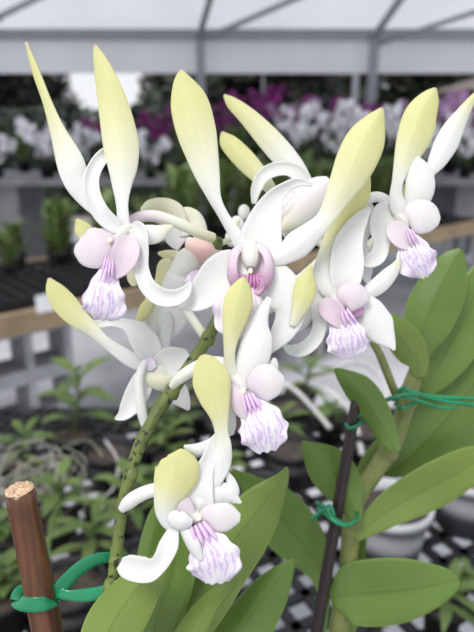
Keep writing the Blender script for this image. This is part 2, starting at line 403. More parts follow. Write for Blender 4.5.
strip('petal', f, D, [(88, 236, 6, 8, 0, .9), (82, 228, 6, 8, 0, .95), (77, 219, 6, 1, 0, 1)], cup=.2)
strip('lip', f, D, [(195, 270, -10, 6, 0, 0, .8), (194, 282, -12, 9, 0, 0, .8), (190, 290, -10, 8, 0, 0, .6), (187, 294, -8, 2, 0, 0, .5)], mat='lip', cup=.14, ruffle=.12, seed=4)
tubepart('pedicel', f, .275, [(184, 300, 6, 4.5), (188, 312, 4, 4.5), (196, 324, 2, 4.5), (204, 336, 0, 4.8)], yl=[0, .1, .2, .3])

# ---- flower 2, centre, seen from the front
D = .25
f = flower(D, (250, 265), 'central flower facing forward with a magenta lined cup', [(250, 246, 6, 9), (250, 252, 0, 9.5), (250.5, 260, -5, 8.5), (250.5, 267, -7, 5)])
strip('petal', f, D, [(181, 70, 4, 1, 0, 1), (183, 82, 3, 10, 0, 1), (189, 102, 2, 18.5, 0, .95), (196, 130, 1, 19.5, 0, .75), (202, 155, 1, 16, 5, .45), (208, 178, 1, 11.5, 8, .2), (214, 198, 2, 6.5, 20, .05), (222, 214, 3, 5, 30), (232, 230, 3, 6, 20), (244, 248, 2, 8)], fold=.14)
strip('petal', f, D, [(382.5, 108, -16, 1, 0, 1), (376, 120, -15, 9.5, 0, 1), (367, 138, -14, 18.5, 0, .95), (357, 159, -13, 20, 0, .85), (347, 180, -11, 17, 0, .7), (336, 200, -9, 12, 0, .45), (324, 219, -7, 8.5, 15, .15), (311, 233, -5, 11, 0, 0), (297, 245, -3, 13.5), (283, 256, -1, 9), (268, 262, 0, 5)], fold=.12)
strip('sepal', f, D, [(256, 262, 3, 18), (259, 248, 4, 23), (262, 232, 5, 20), (267, 214, 6, 15), (274, 199, 7, 10, 15), (285, 188, 7, 6, 25), (298, 182, 6, 4, 20), (312, 185, 7, 1.5)], cup=-.25)
strip('sepal', f, D, [(246, 258, 0, 8), (236, 265, -2, 18, 10), (222, 276, -3, 22), (208, 289, -2, 18), (196, 300, 1, 12), (184, 305, 4, 5), (174, 302, 6, 1)], cup=-.25)
strip('sepal', f, D, [(258, 268, 1, 8), (268, 277, 1, 18), (280, 288, 0, 20), (289, 303, 0, 17), (289, 318, 1, 14, 10), (281, 334, 2, 11, 15), (273, 346, 2, 6), (269, 354, 2, 1)], cup=.2)
strip('sepal_tip', f, D, [(292, 326, -3, 3, 0, .1), (298, 312, -5, 7, 0, .6), (303, 298, -6, 10.5, 0, .95), (306, 284, -6, 10, 0, 1), (309, 272, -6, 4, 0, 1), (311, 265, -6, 1, 0, 1)], fold=.2)
strip('side_lobe', f, D, [(245, 246, -3, 3, 0, 0, .15), (235, 252, -9, 4, 30, 0, .3), (231.5, 265, -14, 4.5, 35, 0, .5), (233, 279, -13, 5.5, 30, 0, .8), (243, 290, -9, 4, 0, 0, .9)], cup=.5)
strip('side_lobe', f, D, [(256, 246, -3, 3, 0, 0, .15), (266, 252, -9, 4, -30, 0, .3), (270, 265, -14, 4.5, -35, 0, .5), (268, 279, -13, 5.5, -30, 0, .8), (259, 290, -9, 4, 0, 0, .9)], cup=.5)
strip('throat', f, D, [(251, 246, -1, 9, 0, 0, .3), (251, 256, 2, 16, 0, 0, .35), (251, 267, 1, 18, 0, 0, .5), (251, 278, -5, 17, 0, 0, 1), (251, 288, -9, 13, 0, 0, 1), (250, 293, -10, 8, 0, 0, .9)], cup=-.35)
ridges(f, D, (251, 275), (250, 289), 9, 30, 1.2, z=-10, mat='stripe_deep')
anther(f, D, (250.5, 271, -11), 4)
strip('lip', f, D, [(248, 286, -8, 8, 0, 0, .9), (244, 296, -11, 18, 0, 0, .8), (240, 308, -11, 25, 0, 0, .7), (238, 320, -8, 25, 0, 0, .65), (239, 331, -3, 18, 0, 0, .5), (240, 337, 0, 8, 0, 0, .4)], mat='lip', cup=.14, ruffle=.12, seed=2, M_=20, res=8)

# ---- flower 3, below the centre
D = .24
f = flower(D, (240, 378), 'lower middle flower whose petal stands over the central lip', [(232, 376, 6, 7), (237, 380, 2, 7.5), (242, 386, -2, 6.5), (245, 391, -4, 4)], corevio=.1)
strip('petal', f, D, [(244, 277, -16, 1, 0, 1), (242, 286, -16, 8.5, 0, 1), (238.5, 301, -15, 14.2, 0, 1), (235, 318, -13, 12.5, 0, .95), (231, 336, -10, 8, 5, .8), (229, 352, -7, 5.5, 20, .5), (230, 368, -3, 6, 15, .2), (235, 384, -1, 8)], fold=.22)
strip('sepal', f, D, [(238, 388, -1, 8), (246, 374, -2, 13), (253, 358, -3, 16), (257, 341, -3, 15), (258, 326, -1, 11), (263, 312, 1, 6), (270, 298, 3, 3)], cup=.3)
strip('sepal', f, D, [(254, 386, 2, 8), (264, 374, 3, 12), (272, 366, 4, 7), (275, 358, 4, 1)], cup=.3)
strip('side_lobe', f, D, [(248, 386, -4, 6, 0, 0, .2), (256, 384, -8, 15, 0, 0, .25), (267, 382, -10, 18, 0, 0, .15), (277, 381, -8, 14, 0, 0, .1), (284, 380, -5, 4, 0, 0, .05)], cup=.2)
strip('side_lobe', f, D, [(230, 384, -5, 4, 0, 0, .3), (233, 393, -8, 8, 20, 0, .35), (238, 404, -10, 8, 20, 0, .4), (244, 415, -10, 5, 0, 0, .3), (248, 422, -8, 1, 0, 0, .2)], cup=.5)
strip('lip', f, D, [(248, 396, -4, 7, 0, 0, 1), (254, 408, -8, 15, 0, 0, .9), (260, 420, -11, 22, 0, 0, .9), (264, 432, -10, 24.5, 0, 0, .9), (267, 442, -6, 21, 0, 0, .8), (269, 451, -1, 10, 0, 0, .6)], mat='lip', cup=.14, ruffle=.12, seed=3, M_=20, res=8)
ridges(f, D, (247, 394), (255, 415), 4, 13, 1.9, z=-10.5)
anther(f, D, (243, 391, -11), 5)
strip('sepal', f, D, [(236, 388, 3, 5), (230, 400, 4, 8, 20), (227, 415, 5, 9), (229, 428, 6, 7), (232, 435, 7, 2)], cup=.3)
tubepart('pedicel', f, .25, [(172, 386, 18, 4), (180, 378, 10, 6), (192, 370, 4, 6.5), (206, 364, 0, 7), (222, 364, -6, 7), (234, 372, -9, 6)], yl=[.2, .15, .05, 0, 0, 0])

# ---- flower 4, bottom
D = .236
f = flower(D, (195, 515), 'lowest flower, its purple striped lip over the leaves', [(178, 512, 5, 7), (186, 514, 2, 8), (195, 516, -2, 8), (201, 520, -4, 5)], corevio=.05)
strip('petal', f, D, [(174, 452, -16, 6, 0, 1), (176, 457, -16, 15, 0, 1), (177.5, 470, -15, 22, 0, 1), (172, 486, -14, 19, 0, .9), (167, 500, -12, 13, 0, .45), (167, 512, -9, 11, 0, .1), (172, 522, -6, 9), (182, 524, -3, 6)], fold=.1, cup=.3)
strip('petal', f, D, [(202, 355, -10, 1.5, 0, 1), (205, 362, -10, 11, 0, 1), (211, 380, -10, 18.5, 0, 1), (215, 398, -9, 15.5, 0, .95), (219, 414, -8, 10, 0, .8), (221, 430, -6, 6.5, 10, .4), (223, 446, -5, 8, 10, .1), (221, 462, -4, 10), (217, 477, -3, 7, 15), (212, 490, -2, 5), (205, 505, 0, 6)], fold=.12)
strip('sepal', f, D, [(196, 516, -1, 8), (197, 503, -4, 16), (199, 489, -6, 14), (203, 474, -5, 10, 10), (209, 458, -3, 7, 15), (214, 444, -1, 6), (217, 434, 1, 2)], cup=-.3)
strip('sepal', f, D, [(217, 437, 2, 3), (210, 444, 0, 5), (200, 449, -1, 6), (190, 448, -1, 3.5), (184, 446, -1, 1)], cup=.4)
strip('sepal', f, D, [(196, 504, -3, 8), (210, 499, -3, 12), (222, 494, -2, 12), (233, 498, -1, 6), (241, 503, 0, 1)], cup=.3)
strip('sepal', f, D, [(222, 500, -1, 8), (231, 493, -1, 8), (231, 482, 0, 5), (227, 472, 0, 1)], cup=.4)
strip('sepal', f, D, [(178, 520, -2, 4), (173, 532, -6, 6, 20), (169, 545, -8, 9.5, 10), (163, 558, -9, 9), (157, 566, -9, 9), (148, 570, -9, 12.5), (136, 569, -8, 13), (126, 566, -7, 11.5), (120, 563, -6, 6)], cup=-.3)
strip('side_lobe', f, D, [(200, 521, -5, 5, 0, 0, .15), (208, 517, -9, 11, 0, 0, .2), (219, 517, -11, 14, 0, 0, .15), (230, 517, -9, 13, 0, 0, .1), (240, 518, -6, 4, 0, 0, .05)], cup=.2)
strip('throat', f, D, [(182, 494, -7, 5, 0, 0, .4), (184, 504, -8, 8, 0, 0, .35), (188, 514, -8, 8, 0, 0, .3), (193, 522, -8, 5, 0, 0, .3)], cup=.3)
strip('side_lobe', f, D, [(172, 512, -13, 5), (176, 518, -16, 9), (184, 521, -17, 9), (192, 522, -14, 4)], cup=.6)
strip('lip', f, D, [(198, 526, -5, 7, 0, 0, 1), (204, 538, -9, 15, 0, 0, .95), (210, 550, -12, 23, 0, 0, .95), (214, 561, -12, 27, 0, 0, .9), (216, 572, -8, 24, 0, 0, .8), (217, 583, -2, 11, 0, 0, .7)], mat='lip', cup=.14, ruffle=.12, seed=5, M_=20, res=8)
ridges(f, D, (197, 524), (208, 546), 4, 18, 2.6, z=-12)
strip('side_lobe', f, D, [(182, 526, -10, 3), (188, 536, -13, 6, 20), (195, 549, -15, 6, 20, 0, .05), (202, 560, -14, 2)], cup=.5)
anther(f, D, (199, 518, -11), 5)
tubepart('pedicel', f, .248, [(122, 509, 16, 4.5), (128, 503, 12, 7), (138, 496, 6, 7.2), (150, 491, 2, 7), (162, 490, 0, 7), (174, 500, -6, 7), (180, 508, -9, 6)])

# ---- flower 5, left, seen from behind the lip
D = .28
f = flower(D, (165, 372), 'middle left flower turned away, its white spur hanging down', [(149, 365, 0, 6), (158, 370, 2, 11), (167, 374, 4, 12), (176, 371, 4, 10), (184, 366, 4, 6)], corevio=.03)
strip('petal', f, D, [(49, 278, -6, 1, 0, 1), (54, 289, -6, 8.5, 0, 1), (65, 304, -5, 12, 0, .95), (79, 319, -4, 10, 0, .75), (92, 330, -3, 7, 10, .35), (105, 342, -2, 5.5, 15, .1), (118, 351, 0, 6.5), (132, 360, 0, 7.5), (146, 368, 0, 5)], fold=.12)
strip('sepal', f, D, [(92, 322, 2, 2, 0, .3), (99, 324, 2, 4), (112, 322, 2, 4.5), (126, 325, 2, 6), (138, 333, 1, 12, 0), (147, 346, 0, 13.5), (153, 358, -1, 10), (156, 367, 0, 5)], cup=-.25)
strip('sepal', f, D, [(152, 370, -2, 8), (144, 380, -2, 11, 10), (137, 394, -1, 12), (130, 406, 0, 10), (123, 415, 1, 6), (115, 419, 2, 1)], cup=-.25)
strip('sepal', f, D, [(164, 374, 6, 10), (171, 384, 7, 11), (178, 394, 8, 11), (184, 402, 9, 7), (189, 410, 9, 1)], cup=.3)
strip('petal', f, D, [(160, 372, 0, 9), (163, 358, 2, 7), (165, 345, 3, 4.5), (166, 334, 4, 5), (168, 322, 6, 5), (168, 312, 7, 1.5)], cup=.3)
strip('sepal', f, D, [(158, 368, -6, 11), (170, 362, -7, 15), (180, 357, -5, 11), (188, 352, -4, 3)], cup=-.25)
strip('lip', f, D, [(146, 358, -8, 4, 0, 0, .9), (150, 364, -10, 6, 0, 0, .9), (154, 369, -9, 4, 0, 0, .6)], mat='lip', seed=6)
strip('lip', f, D, [(146, 376, -8, 5, 0, .3), (156, 380, -10, 9, 0, .35), (166, 381, -10, 9, 0, .35), (175, 377, -8, 4, 0, .2)], cup=.5, mat='petal')
tubepart('spur', f, D, [(146, 361, -10, 3), (142, 368, -12, 4), (139, 380, -13, 4.3), (140, 398, -12, 4.6), (142, 413, -10, 5), (145, 426, -8, 3.8)])

# ---- flower 7, behind the central one
D = .30
f = flower(D, (300, 200), 'rear flower between central and right hand blooms, petals leaning left', [(316, 190, 4, 9), (304, 200, 0, 13), (290, 212, -2, 10), (276, 224, 2, 6)], corevio=.08)
strip('petal', f, D, [(224, 95, 4, 1, 0, 1), (232, 103, 4, 6, 0, .95), (248, 117, 3, 9, 0, .8), (266, 136, 2, 11.5, 0, .5), (282, 154, 1, 12, 0, .15), (296, 170, 0, 10, 0), (306, 184, 0, 7)], fold=.15)
strip('petal', f, D, [(222, 132, 8, 1, 0, 1), (228, 142, 8, 8.5, 0, 1), (243, 158, 7, 10.5, 0, .9), (258, 174, 6, 9, 0, .7), (270, 188, 5, 6, 0, .4), (280, 200, 4, 5)], fold=.15)
strip('sepal', f, D, [(254, 204, -4, 2), (256, 190, -5, 5), (263, 176, -6, 6.5), (276, 169, -7, 7), (290, 169, -8, 7), (301, 176, -8, 8), (308, 188, -6, 6)], cup=-.4)
strip('sepal', f, D, [(330, 180, -10, 5, 0, 0, .05), (322, 188, -12, 14, 0, 0, .08), (310, 202, -13, 18, 0, 0, .1), (298, 216, -12, 13, 0, .1, .03), (284, 227, -9, 5, 0, .4), (278, 230, -8, 1, 0, .5)], cup=.4)
strip('lip', f, D, [(302, 190, -6, 5, 0, 0, .6), (294, 198, -8, 9, 0, 0, .7), (286, 206, -8, 9, 0, 0, .6), (282, 214, -6, 3, 0, 0, .4)], mat='lip', seed=8)
strip('sepal', f, D, [(268, 202, 2, 6), (274, 212, 0, 9), (284, 222, 0, 10), (294, 236, 2, 8), (300, 248, 4, 3)], cup=.3)
strip('sepal', f, D, [(330, 186, -4, 6), (326, 204, -2, 8), (322, 222, 0, 8), (318, 238, 2, 4)], cup=.3)
tubepart('pedicel', f, D, [(298, 220, 4, 5), (318, 240, 6, 4.6), (326, 252, 10, 4.5), (300, 278, 14, 4.4), (262, 300, -10, 4.2), (228, 305, -40, 4)], yl=[.2]*6)

# ---- flower 8, right of centre
D = .262
f = flower(D, (338, 300), 'lower right flower with pink lobes behind the widest yellow petal', [(330, 292, 6, 7), (335, 298, 2, 8), (340, 304, -1, 7), (343, 309, -3, 4)], corevio=.1)
strip('petal', f, D, [(368, 176, 2, 3, 0, 1), (358, 190, 1, 14, 0, 1), (346, 207, 0, 16, 0, .98), (337, 224, -1, 11.5, 0, .9), (330, 242, -2, 7.5, 5, .6), (325, 258, -3, 8, 0, .2), (324, 274, -4, 10.5, 0, 0), (328, 288, -4, 9), (336, 298, -3, 5)], fold=.15)
strip('sepal', f, D, [(342, 296, -1, 8), (345, 282, -3, 15), (347, 264, -4, 17), (348, 246, -4, 15), (354, 230, -3, 11), (362, 217, -2, 7), (370, 208, 0, 2)], cup=-.25)
strip('side_lobe', f, D, [(338, 302, -5, 5, 0, 0, .25), (345, 298, -9, 13, 0, 0, .3), (355, 297, -11, 14, 0, 0, .3), (364, 299, -9, 9, 0, 0, .2), (368, 301, -7, 3, 0, 0, .1)], cup=.2)
strip('side_lobe', f, D, [(322, 300, -7, 4, 0, 0, .3), (327, 306, -10, 10, 0, 0, .45), (335, 314, -12, 11, 0, 0, .5), (342, 323, -11, 7, 0, 0, .4), (347, 330, -9, 1, 0, 0, .2)], cup=-.3)
strip('lip', f, D, [(340, 312, -6, 6, 0, 0, 1), (343, 322, -9, 13, 0, 0, .9), (346, 334, -11, 19, 0, 0, .9), (348, 345, -9, 21, 0, 0, .9), (349, 352, -5, 18, 0, 0, .8), (350, 358, -1, 8, 0, 0, .6)], mat='lip', cup=.14, ruffle=.12, seed=9, M_=20, res=8)
ridges(f, D, (344, 310), (351, 325), 3, 9, 1.5, z=-12.5)
strip('throat', f, D, [(348, 308, -3, 5, 0, 0, 1), (356, 311, -4, 8, 0, 0, 1), (363, 313, -2, 4, 0, 0, .9)], cup=.4)
strip('sepal', f, D, [(352, 300, 2, 9), (366, 309, 3, 14), (376, 322, 3, 16), (384, 335, 4, 12), (391, 344, 4, 5), (394, 350, 4, 1)], cup=.25, ruffle=.06)
strip('petal', f, D, [(360, 298, 6, 3), (369, 292, 6, 7), (379, 285, 5, 8.5), (389, 275, 5, 7.5), (396, 266, 5, 4.5, 0, .2), (399, 258, 5, 1, 0, .5)], fold=.15)
strip('sepal', f, D, [(332, 290, 4, 6), (322, 295, 2, 9), (319, 308, 0, 8, 10), (320, 324, -1, 7), (315, 339, -2, 7), (303, 349, -3, 7), (291, 350, -3, 5), (283, 344, -3, 1)], cup=-.45)
strip('sepal', f, D, [(320, 288, 6, 5), (311, 298, 5, 9), (305, 312, 4, 10), (300, 324, 5, 7), (296, 331, 6, 2)], cup=.3)
tubepart('pedicel', f, .272, [(336, 292, 14, 6), (322, 284, 20, 5.4), (300, 292, 26, 4.6), (262, 312, 22, 4.5), (226, 310, 6, 4.5)], yl=[.2]*5)

# ---- flower 9, upper right
D = .27
f = flower(D, (404, 220), 'upper right flower above the broad green leaves', [(396, 212, 6, 7), (400, 217, 2, 7.5), (404, 222, -1, 7), (407, 228, -3, 4)], corevio=.05)
strip('petal', f, D, [(435.5, 88, -4, 1, 0, 1), (430, 98, -4, 9.5, 0, 1), (421, 115, -4, 16, 0, 1), (415, 134, -4, 17, 0, .9), (408, 152, -4, 13.5, 0, .65), (401, 169, -4, 8, 5, .3), (397, 183, -4, 5.5, 15, .05), (396, 196, -4, 6.5), (399, 208, -4, 8.5), (404, 217, -3, 5)], fold=.14)
strip('petal', f, D, [(477, 92, 2, 1.5, 0, 1), (471, 101, 2, 4, 0, .8), (463, 113, 2, 6.5, 0, .35), (454, 128, 2, 10, 0, .1), (446, 144, 2, 11.5), (437, 161, 2, 9), (429, 174, 2, 5), (420, 192, 3, 5), (410, 210, 3, 6)], fold=.15)
strip('sepal', f, D, [(410, 214, 0, 7), (416, 202, -2, 12), (420, 187, -4, 14.5), (419, 172, -4, 13), (418, 162, -3, 7), (418, 157, -2, 1)], cup=.35)
strip('petal', f, D, [(414, 214, 6, 10, 0, .4), (413, 200, 6, 14, 0, .6), (408, 190, 6, 9, 0, .7), (405, 184, 6, 1, 0, .8)], cup=.3)
strip('side_lobe', f, D, [(404, 216, -5, 6, 0, 0, .1), (412, 215, -9, 14, 0, 0, .15), (423, 217, -11, 17, 0, 0, .12), (433, 220, -9, 13, 0, 0, .08), (439, 222, -7, 4, 0, 0, .05)], cup=.2)
strip('side_lobe', f, D, [(390, 223, -7, 4, 0, 0, .15), (395, 229, -10, 10, 0, 0, .25), (403, 238, -12, 11, 0, 0, .3), (410, 246, -11, 6, 0, 0, .2), (414, 251, -9, 1, 0, 0, .1)], cup=-.3)
strip('lip', f, D, [(406, 234, -5, 6, 0, 0, 1), (410, 243, -9, 13, 0, 0, .8), (414, 254, -11, 18, 0, 0, .8), (419, 264, -9, 20, 0, 0, .95), (423, 272, -5, 14, 0, 0, .8), (425, 277, -2, 5, 0, 0, .5)], mat='lip', cup=.14, ruffle=.12, seed=11, M_=20, res=8)
ridges(f, D, (409, 230), (416, 246), 3, 7, 1.1, z=-13)
strip('sepal', f, D, [(400, 212, 4, 5), (390, 203, 3, 5), (378, 197, 2, 5), (367, 200, 2, 4.5), (358, 208, 3, 2)], cup=.4)
strip('sepal', f, D, [(398, 212, 2, 8), (386, 214, 0, 13), (382, 228, -1, 12, 10), (382, 243, -1, 8), (378, 256, -2, 8), (368, 262, -2, 6), (361, 262, -2, 1)], cup=-.4)
strip('sepal', f, D, [(376, 210, 5, 8), (368, 216, 5, 9), (364, 230, 6, 7), (362, 244, 6, 5), (364, 262, 6, 9), (366, 274, 7, 6), (368, 284, 8, 1)], cup=.3)
tubepart('pedicel', f, .285, [(398, 216, 10, 6), (384, 232, 16, 5.4), (350, 262, 26, 4.6), (300, 290, 28, 4.5), (262, 305, 14, 4.5), (227, 300, -12, 4.5)], yl=[.2]*6)
# ---- small buds at the stem tip
for x, y, r in ((237, 226, 8), (244, 212, 6), (232, 238, 7)):
    mb = MB(); blob(mb, (x, y, 0), .33, r, r*1.3, r); mb.build('flower_bud', M['petal'], orchid)
m_ = tubepart('pedicel', orchid, .31, [(216, 246, -54, 2), (228, 240, -10, 3), (233, 236, 14, 3), (238, 220, 20, 2.5)], yl=[.4]*4)

# leaves of the flowering orchid: (list of x, y, dz, halfwidth), depth
def leaf(parent, D, ctrl, mat='leaf', fold=.18, cup=.1, name='leaf', thick=.0009):
    return strip(name, parent, D, ctrl, mat=mat, cup=cup, fold=fold, thick=thick)
leaf(orchid, .30, [(287, 467, 0, 1), (281, 480, 0, 8), (264, 502, -1, 20), (243, 530, -2, 28, 10), (218, 562, -3, 32, 10), (192, 600, -4, 34, 10), (168, 640, -4, 30), (150, 690, -2, 20), (140, 740, 0, 9)], mat='leaf_lt')
leaf(orchid, .385, [(232, 470, 0, 2), (250, 484, 0, 10), (272, 506, 0, 24), (292, 530, 0, 27, 10), (310, 553, 0, 21), (321, 576, 0, 11), (324, 600, -10, 6), (318, 640, -40, 5), (290, 700, -70, 4)], fold=-.15)
leaf(orchid, .31, [(293, 559, 0, 1), (287, 568, 0, 8), (272, 588, -1, 18, 10), (253, 614, -2, 24, 15), (234, 642, -2, 26, 10), (216, 680, 0, 18), (200, 730, 4, 8)], mat='leaf', fold=.22)
leaf(orchid, .275, [(237, 579, -8, 1), (230, 586, -8, 5), (214, 598, -8, 9, 10), (200, 614, -6, 12, 20), (186, 640, -4, 14, 10), (172, 680, 0, 10)], mat='leaf_lt', fold=.3)
leaf(orchid, .30, [(165, 498, 2, 2), (160, 512, 2, 9), (154, 535, 2, 13, 20), (150, 560, 2, 15, 20), (146, 600, 2, 16, 15), (142, 650, 2, 12), (140, 700, 2, 6)], fold=.3)
leaf(orchid, .29, [(178, 520, 2, 6), (176, 545, 1, 18, 10), (172, 575, 0, 24, 15), (160, 610, 0, 24), (150, 650, 0, 18), (144, 700, 0, 8)], mat='leaf', fold=-.2)
leaf(orchid, .252, [(166, 552, -4, 4), (152, 572, -6, 15, 10), (132, 596, -8, 24, 15), (112, 626, -8, 28, 10), (100, 660, -6, 22), (100, 710, 0, 10)], mat='leaf_lt', fold=.2)

# pots below the picture that carry the plants
def pot_profile(r, h): return [(0, .004), (r*.74, .004), (r*.76, 0), (r*.95, h*.86), (r*1.04, h*.86), (r*1.04, h), (r*.96, h), (r*.93, h*.84), (r*.90, h*.82)]
def make_pot(name, c, r, h, mat, label, cat='pot', group=None, soil='soil', rimmat=None):
    o = empty(name, c, label, cat, group)
    p = pot_profile(r, h)
    MB().lathe(c, p[:4] + p[7:]).build('pot_wall', M[mat], o, origin=c)
    MB().lathe(c, p[3:8]).build('rim', M[rimmat or mat], o, origin=c)
    s = MB(); sp = [(.0002, h*.84)]
    s.lathe(c, [(.0002, h*.85), (r*.3, h*.87), (r*.6, h*.84), (r*.91, h*.8)]); s.build('potting_bark', M[soil], o, origin=c)
    return o
make_pot('plant_pot', pot1, .07, .11, 'black', 'black pot that the flowering orchid grows in, below its leaves')

# brown stake at lower left with its green tie
sb, st = P(49.5, 640, .27), P(19.5, 490, .25)
dn = (sb - st).normalized()
foot = sb + dn*((BZ+.05-sb.z)/dn.z)
stake = empty('bamboo_stake', foot, 'thick brown bamboo stake with a cut top, lower left of the flowers', 'stake')
r_ = 15.6*.25/F
m = MB()
m.tube([foot, foot.lerp(sb, .5), sb, sb.lerp(st, .5), st], [r_*1.06, r_*1.06, r_*1.05, r_, r_*.95], 24, res=5, caps=True)
m.build('cane', M['bamboo'], stake)
m = MB(); up_ = -dn; e1 = up_.orthogonal().normalized(); e2 = up_.cross(e1)
ring0 = []; cidx = m.addv(st + up_*.0011)
for ir, rr in ((.35, .0014), (.7, .0008), (.92, .0009), (.99, .0002)):
    ring0.append([m.addv(st + up_*(rr + rnd.uniform(-.0004, .0004)) + (e1*math.cos(k*math.pi/12) + e2*math.sin(k*math.pi/12))*r_*.93*ir) for k in range(24)])
for k in range(24): m.face([cidx, ring0[0][k], ring0[0][(k+1) % 24]])
for a, b in zip(ring0, ring0[1:]):
    for k in range(24): m.face([a[k], b[k], b[(k+1) % 24], a[(k+1) % 24]])
tag(m.build('cut_end', M['bamboo_cut'], stake), 'pale rough cut end')
tie = MB()
Dt = .2648
kz = 1
loop = []
for i in range(13):                                   # around the back of the stake and across its front
    a = math.pi*(1 - i/12)                            # left to right across the front
    loop.append((35.5 + 17.5*math.cos(a), 601 + 5*math.sin(a) - 3*(i/12), -19*math.sin(a)-1, 7.4, 0))
ribbon(tie, Dt, loop + [(62, 586, -6, 7, 20), (78, 570, -4, 6.5, 20), (94, 560, 0, 6, 10), (110, 557, 6, 5.0, 0), (122, 558, 14, 4, 0), (128, 562, 30, 4, 0)], cup=.08, res=3, M_=4)
ribbon(tie, Dt, [(16, 600, 0, 6, 0), (20, 592, 14, 6, 0), (35, 588, 19, 6, 0), (50, 588, 12, 5, 0), (58, 592, -4, 5.5, 0), (68, 595, -6, 5, 0), (84, 595, -10, 6.5, -10), (104, 592, -17, 6.5, 0), (118, 586, -18, 6, 0), (130, 577, -10, 5, 0), (134, 568, 6, 4, 0), (128, 562, 22, 4, 0)], cup=.08, res=5, M_=4)
tag(tie.build('plant_tie', M['tie'], None, thick=.0007), 'flat green plastic tie twisted between the brown stake and the spotted stem', 'plant tie')

# ================================================================ right hand plant
q = P(342, 640, .385)
pot2 = Vector((q.x+.04, q.y+.005, BZ))
cane = empty('leafy_orchid', pot2, 'leafy orchid cane without flowers, broad green leaves at lower right', 'orchid')
cp = [(340, 640, .385, 8.5), (346, 590, .38, 8.5), (350, 545, .372, 9), (352, 518, .367, 9.5), (360, 495, .364, 8.5), (378, 467, .36, 9), (394, 440, .357, 9.5), (404, 412, .354, 9), (410, 390, .356, 9), (418, 366, .358, 7), (424, 345, .36, 4)]
m = MB(); m.tube([(pot2.x-.02, pot2.y, BZ+.08), (pot2.x-.035, pot2.y, BZ+.25)] + [P(a, b, d) for a, b, d, r in cp], [.005, .005] + [r*d/F for a, b, d, r in cp], 14, res=8)
for (a, b, d, r) in [(352, 520, .367, 10.5), (388, 452, .358, 10.5), (407, 402, .355, 10)]:
    c = P(a, b, d); k = r*d/F; dr = (P(a+6, b-10, d)-c).normalized()
    m.tube([c-dr*k*.6, c-dr*k*.2, c+dr*k*.2, c+dr*k*.6], [k*.85, k, k, k*.8], 14)
m.build('cane', M['cane'], cane)
m = MB(); m.tube([P(404, 412, .352), P(392, 385, .345), P(380, 355, .338), P(372, 342, .335)], [r*.35/F for r in (4.5, 4.2, 4, 3)], 10); m.build('side_shoot', M['cane'], cane)
LV = [
 (.36, [(461, 250, 0, 3), (455, 260, 0, 13), (444, 282, 0, 23, 10), (431, 310, 0, 26, 10), (421, 338, 0, 20, 10), (419, 362, 1, 8), (420, 378, 2, 5)], 'leaf', .2),
 (.375, [(482, 262, 2, 6), (478, 285, 2, 17), (466, 315, 2, 25), (450, 345, 2, 27), (434, 372, 1, 20), (422, 392, 0, 9)], 'leaf', -.15),
 (.352, [(383, 314, -2, 2), (390, 322, -2, 10), (400, 336, -2, 16, 10), (410, 350, -2, 16, 10), (418, 362, -1, 11), (420, 378, 0, 6)], 'leaf_lt', .2),
 (.385, [(492, 352, 4, 14), (476, 382, 4, 34), (456, 408, 4, 42), (434, 434, 3, 38), (412, 456, 2, 24), (396, 468, 1, 10), (386, 472, 0, 5)], 'leaf', .12),
 (.365, [(492, 452, 2, 8), (474, 462, 1, 17), (448, 477, 0, 22, -10), (420, 492, -1, 22, -10), (392, 508, -2, 18), (370, 524, -2, 12), (354, 537, -1, 6)], 'leaf_lt', -.15),
 (.372, [(458, 578, -2, 3), (452, 581, -2, 12), (434, 585, -2, 22), (408, 589, -3, 31, -10), (378, 592, -4, 34, -10), (350, 594, -2, 30), (336, 597, 0, 14), (331, 598, 2, 5)], 'leaf', -.12),
 (.335, [(334, 369, -2, 1), (341, 374, -2, 6), (356, 388, -2, 14, 20), (370, 406, -2, 15, 20), (382, 426, -2, 12, 15), (392, 444, -1, 8), (398, 452, 0, 4)], 'leaf', .3),
 (.355, [(302, 441, -2, 1), (308, 448, -3, 8), (322, 461, -4, 19), (336, 476, -4, 22), (347, 494, -3, 17), (354, 510, -2, 9), (357, 524, 0, 5)], 'leaf', .25),
 (.375, [(398, 446, 0, 5), (388, 442, 1, 8), (374, 452, 2, 7), (362, 470, 3, 5), (355, 500, 2, 4)], 'leaf_lt', .2),
 (.39, [(362, 530, 2, 5), (356, 560, 2, 9), (348, 600, 2, 14), (338, 650, 2, 12)], 'leaf_lt', .2)]
for d_, c_, m_, f_ in LV: leaf(cane, d_, c_, mat=m_, fold=f_)
make_pot('plant_pot', pot2, .06, .10, 'black', 'black pot at the foot of the leafy orchid cane beside the dark stake')
# dark stake
a, b = P(315, 640, .358), P(357, 398, .34)
d_ = (a-b).normalized(); foot = a + d_*((BZ+.05-a.z)/d_.z)
st2 = empty('wooden_stake', foot, 'thin dark brown stake standing among the broad leaves at right', 'stake')
m = MB(); m.tube([foot, a, b], [6*.358/F, 6*.358/F, 5.6*.34/F], 14, res=6); m.build('rod', M['dark_stake'], st2)
m = MB(); m.tube([b, P(357.6, 394, .3405)], [5.2*.34/F, 4.2*.34/F], 14); tag(m.build('cut_end', M['bamboo_cut'], st2), 'pale cut end')
